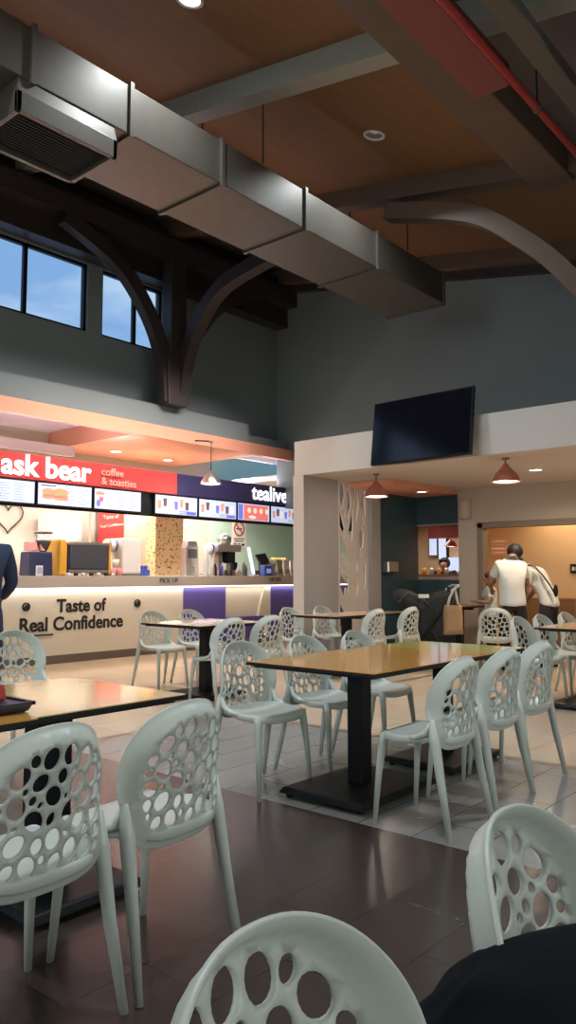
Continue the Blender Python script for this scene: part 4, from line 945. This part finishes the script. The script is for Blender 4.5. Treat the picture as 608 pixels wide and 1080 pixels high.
def person(label, loc, rz, J, top_m, trouser_m, sleeves='short', head_r=.098, hair_m=None, fwd=(0, 1, 0), hair_len=0.0, sc=1.0, shirt_w=1.0, top_hem=None):
    """J: joints dict in local coordinates"""
    p = thing('person', label, 'person', loc, rz); p.scale = (sc, sc, sc)
    j = {k_: Vector(v) for k_, v in J.items()}
    order = ['pelvis', 'spine', 'chest', 'neck', 'headlow', 'head', 'headtop']
    hd = j['head']; up = (hd - j['neck']).normalized(); hl = hd - up * .055; ht = hd + up * .065
    V = [(*j['pelvis'], .10, .07), (*j['spine'], .09, .06), (*j['chest'], .095, .06), (*j['neck'], .058, .058), (*hl, .066, .07), (*hd, .083, .096), (*ht, .06, .07)]
    E = chainE([0, 1, 2, 3, 4, 5, 6])
    for s in 'LR':
        b = len(V)
        V += [(*j['hip' + s], .09, .09), (*j['knee' + s], .058, .06), (*j['ankle' + s], .04, .04), (*(j['ankle' + s] + Vector((0, .10, -.045))), .038, .028)]
        E += chainE([0, b, b + 1, b + 2, b + 3])
    for s in 'LR':
        b = len(V)
        V += [(*j['sh' + s], .046, .046), (*j['el' + s], .040, .040), (*j['wr' + s], .027, .025)]
        E += chainE([2, b, b + 1, b + 2])
        d = (j['wr' + s] - j['el' + s]); hand_chains(V, E, b + 2, d + Vector((0, .05, 0)), Vector((-1 if s == 'R' else 1, .4, 0)))
    body = skinned('body', V, E, M['skin'], p, 2, 0)
    face(hd, fwd, head_r * .92, p, M['skin'])
    # hair cap: fuller at the back
    bm = nb(); f = Vector(fwd).normalized(); c = hd - f * .018 + up * .028
    bmesh.ops.create_uvsphere(bm, u_segments=28, v_segments=18, radius=1)
    for v in list(bm.verts):
        d = v.co.normalized(); rr = head_r * (1.03 + .05 * noise.noise(d * 4) + .03 * noise.noise(d * 14))
        v.co = c + Vector((d.x * rr * .96, d.y * rr * 1.06, d.z * rr * (1.0 if d.z > 0 else .95 + hair_len)))
    kill = [v for v in bm.verts if (v.co - c).dot(f) > head_r * .55 and (v.co - c).z < head_r * .45 or (v.co - c).z < -head_r * (.95 + hair_len)]
    bmesh.ops.delete(bm, geom=kill, context='VERTS')
    for f_ in bm.faces: f_.smooth = True
    obj('hair', bm, hair_m or M['hair'], p, solid=.012)
    # shirt
    w_ = shirt_w; hem = j['pelvis'] + Vector((0, 0, top_hem if top_hem is not None else -.06))
    V = [(*(hem + Vector((0, 0, -.05))), .176 * w_, .130 * w_), (*hem, .178 * w_, .130 * w_), (*(j['pelvis'] * .5 + j['spine'] * .5), .168 * w_, .122 * w_), (*j['spine'], .165 * w_, .122 * w_), (*j['chest'], .178 * w_, .128 * w_), (*(j['neck'] * .7 + j['chest'] * .3), .095, .085), (*(j['neck'] * 1.02), .07, .068)]
    E = chainE([0, 1, 2, 3, 4, 5, 6])
    for s in 'LR':
        b = len(V); e = j['el' + s]; sh = j['sh' + s]
        end = sh * .35 + e * .65 if sleeves == 'short' else j['wr' + s]
        V += [(*sh, .078, .080), (*(sh * .5 + e * .5 if sleeves == 'short' else e), .066 if sleeves == 'short' else .056, .066 if sleeves == 'short' else .056), (*end, .064 if sleeves == 'short' else .040, .064 if sleeves == 'short' else .040)]
        E += chainE([4, b, b + 1, b + 2])
    sh_ = skinned('shirt', V, E, top_m, p, 2, 0)
    # trousers
    V = [(*(j['pelvis'] + Vector((0, 0, .10))), .150, .110), (*(j['pelvis'] + Vector((0, 0, -.04))), .155, .118)]
    E = [(0, 1)]
    for s in 'LR':
        b = len(V); k_ = j['knee' + s]; a = j['ankle' + s]
        V += [(*j['hip' + s], .104, .106), (*(j['hip' + s] * .5 + k_ * .5), .092, .095), (*k_, .076, .078), (*(a * .85 + k_ * .15), .062, .064)]
        E += chainE([1, b, b + 1, b + 2, b + 3])
    skinned('trousers', V, E, trouser_m, p, 2, 0)
    for s in 'LR':
        a = j['ankle' + s]; bm = nb(); ellipsoid(bm, (a.x, a.y + .055, .038), (.048, .135, .040), 18, 10); obj('shoe', bm, M['black'], p)
    return p
RV = R(40.6 - 90)
st = dict(hipL=(-.10, 0, .86), hipR=(.10, 0, .86), kneeL=(-.11, .02, .47), kneeR=(.11, .02, .47), ankleL=(-.12, -.02, .085), ankleR=(.12, -.02, .085))
person('person in a plain white shirt and black trousers seen from behind, head bowed', (9.55, 4.33, 0), RV,
       dict(st, pelvis=(0, 0, .92), spine=(-.01, .01, 1.08), chest=(.0, .06, 1.29), neck=(.05, .13, 1.43), head=(.10, .21, 1.515),
            shL=(-.165, .06, 1.35), shR=(.165, .07, 1.34), elL=(-.25, .16, 1.12), elR=(.25, .17, 1.11), wrL=(-.17, .38, 1.03), wrR=(.14, .38, 1.02)),
       M['shirt'], M['trousers'], fwd=(.25, .85, -.4), shirt_w=1.08)
p2 = person('person in a white tee stooping with a dark crossbody strap and pouch', (10.14, 4.09, 0), R(40.6 - 90 + 50),
       dict(st, pelvis=(0, -.02, .90), spine=(0, .06, 1.05), chest=(.0, .20, 1.22), neck=(.0, .31, 1.33), head=(-.02, .42, 1.37),
            shL=(-.18, .20, 1.27), shR=(.18, .20, 1.27), elL=(-.21, .22, 1.0), elR=(.23, .28, 1.02), wrL=(-.17, .30, .80), wrR=(.16, .40, .84)),
       M['shirt'], M['trousers'], fwd=(-.1, .9, -.45))
bm = nb(); tube(bm, [(-.13, .29, 1.37), (-.14, .12, 1.34), (-.17, .0, 1.22), (-.17, -.10, 1.08), (-.16, -.15, .98)], .013, 8, (1.5, .6)); o = obj('bag_strap', bm, M['black'], p2)
bm = nb(); ellipsoid(bm, (-.13, -.15, 1.02), (.035, .03, .085), 14, 10); o = obj('pouch', bm, M['black'], p2)
person('person in dark navy clothes standing before the counter at the left edge', (3.16, 6.02, 0), R(-20),
       dict(st, pelvis=(0, 0, .95), spine=(0, .0, 1.12), chest=(0, .0, 1.34), neck=(0, .01, 1.50), head=(-.02, .03, 1.61),
            shL=(-.19, .0, 1.42), shR=(.19, .0, 1.42), elL=(-.26, .02, 1.15), elR=(.25, .03, 1.15), wrL=(-.2, .2, 1.02), wrR=(.20, .22, 1.03)),
       M['navy'], M['navy'], sleeves='long', fwd=(-.2, 1, 0), shirt_w=1.06, top_hem=-.2)
person('small brown haired child in a white top beside the wooden table', (10.35, 5.02, 0), R(40.6 - 90 + 90),
       dict(st, pelvis=(0, 0, .92), spine=(0, 0, 1.06), chest=(0, .02, 1.27), neck=(0, .02, 1.40), head=(0, .04, 1.52),
            shL=(-.17, .02, 1.33), shR=(.17, .02, 1.33), elL=(-.24, .10, 1.1), elR=(.24, .10, 1.1), wrL=(-.14, .26, 1.12), wrR=(.14, .26, 1.12)),
       M['shirt'], M['trousers'], fwd=(0, 1, 0), hair_m=M['hair_brown'], head_r=.115, hair_len=.25, sc=.76)
person('distant person in a dark cap and dark top inside the stall opening', (12.76, 7.10, 0), R(90),
       dict(st, pelvis=(0, 0, .85), spine=(0, 0, 1.0), chest=(0, 0, 1.18), neck=(0, .01, 1.30), head=(0, .02, 1.42),
            shL=(-.18, 0, 1.26), shR=(.18, 0, 1.26), elL=(-.25, .05, 1.0), elR=(.25, .05, 1.0), wrL=(-.14, .22, .98), wrR=(.14, .22, .98)),
       M['trousers'], M['trousers'], sleeves='long', fwd=(0, 1, 0))

# ================================================================ PUSHCHAIR, BAG, JACKET
p = thing('pushchair', 'black pushchair with grey hood parked by the dark wall', 'pushchair', (9.25, 5.42, 0), RV)
bm = nb(); prism(bm, [(-.10, .86), (.06, .98), (.30, 1.02), (.36, .90), (.32, .62), (.24, .38), (-.10, .34), (-.17, .48), (-.14, .68)], .40, 'y', -.20); obj('seat_shell', bm, M['pram'], p, bevel=.05)
bm = nb(); ellipsoid(bm, (-.24, 0, .88), (.25, .21, .125), 24, 14, Matrix.Rotation(R(28), 4, 'Y'))
ellipsoid(bm, (-.10, 0, .80), (.22, .20, .12), 24, 14, Matrix.Rotation(R(40), 4, 'Y')); obj('hood', bm, mat('grey_hood_fabric', (.035, .037, .042), .7, bump=.4, bscale=25), p)
bm = nb(); tube(bm, [(-.42, -.19, .86), (-.30, -.20, .99), (-.10, -.205, .93), (.05, -.2, .72)], .011, 8); obj('hood_rib', bm, M['galv'], p)
bm = nb(); box(bm, -.24, -.10, -.225, -.19, .90, .95); o = obj('care_label', bm, M['white'], p, bevel=.004); o['label'] = 'white label on the hood'; o.location = (0.08, .0, .02)
for s in (-1, 1):
    bm = nb(); tube(bm, [(.34, s * .21, 1.06), (.20, s * .22, .80), (-.10, s * .22, .40), (-.28, s * .22, .12)], .014, 8); tube(bm, [(-.02, s * .22, .50), (.14, s * .22, .30), (.26, s * .22, .12)], .014, 8); obj('frame_tube', bm, M['black'], p)
    bm = nb(); tube(bm, [(.28, -.2 * -s - .02 * s, .99), (.30, s * .18, 1.05)], .012, 8); obj('hinge', bm, M['steel'], p)
bm = nb(); tube(bm, [(.34, -.23, 1.06), (.38, -.2, 1.085), (.38, .2, 1.085), (.34, .23, 1.06)], .019, 10); obj('handle_bar', bm, mat('grey_foam', (.45, .45, .46), .6), p)
for x in (-.28, .26):
    for s in (-1, 1):
        bm = nb(); tube(bm, [(x, s * .24 - .018, .105), (x, s * .24 + .018, .105)], .105, 24); w_ = obj('wheel', bm, M['black'], p, bevel=.01)
        bm = nb(); tube(bm, [(x, s * .24 - .022, .105), (x, s * .24 + .022, .105)], .045, 16); obj('hub_cap', bm, M['galv'], w_)
p = thing('paper_bag', 'brown kraft bag hanging by white handles from the pushchair handle', 'bag', (8.95, 4.86, .47), RV)
bm = nb(); v = box(bm, -.13, .11, -.055, .055, 0, .37, top=(.88, .8)); bmesh.ops.subdivide_edges(bm, edges=bm.edges[:], cuts=4, use_grid_fill=True)
for q in bm.verts: q.co += Vector((1, 1, .3)) * .02 * noise.noise(q.co * 6)
obj('bag_body', bm, M['kraft'], p, smooth=True)
for s in (-1, 1):
    bm = nb(); tube(bm, [(-.08, s * .04, .36), (-.05, s * .04, .47), (.02, s * .03, .60), (.04, s * .04, .47), (.06, s * .04, .36)], .007, 8); obj('handle', bm, M['white'], p)
# black jacket heaped on the near right chair
bm = nb(); bmesh.ops.create_uvsphere(bm, u_segments=72, v_segments=44, radius=1)
for v in bm.verts:
    d = v.co.normalized(); rr = 1 + .10 * noise.noise(d * 1.6 + Vector((3, 1, 2))) + .035 * noise.noise(d * 5)
    v.co = Vector((sgn(d.x) * abs(d.x) ** .85 * .27 * rr, d.y * .17 * rr, d.z * (.17 if d.z > 0 else .13) * rr + .06 * d.x))
for f_ in bm.faces: f_.smooth = True
o = obj('black_jacket', bm, M['jacket']); o.location = (1.085, .40, .565); o.rotation_euler = (0, 0, RV); tag(o, 'black jacket heaped on the close chair at the bottom right corner', 'jacket')
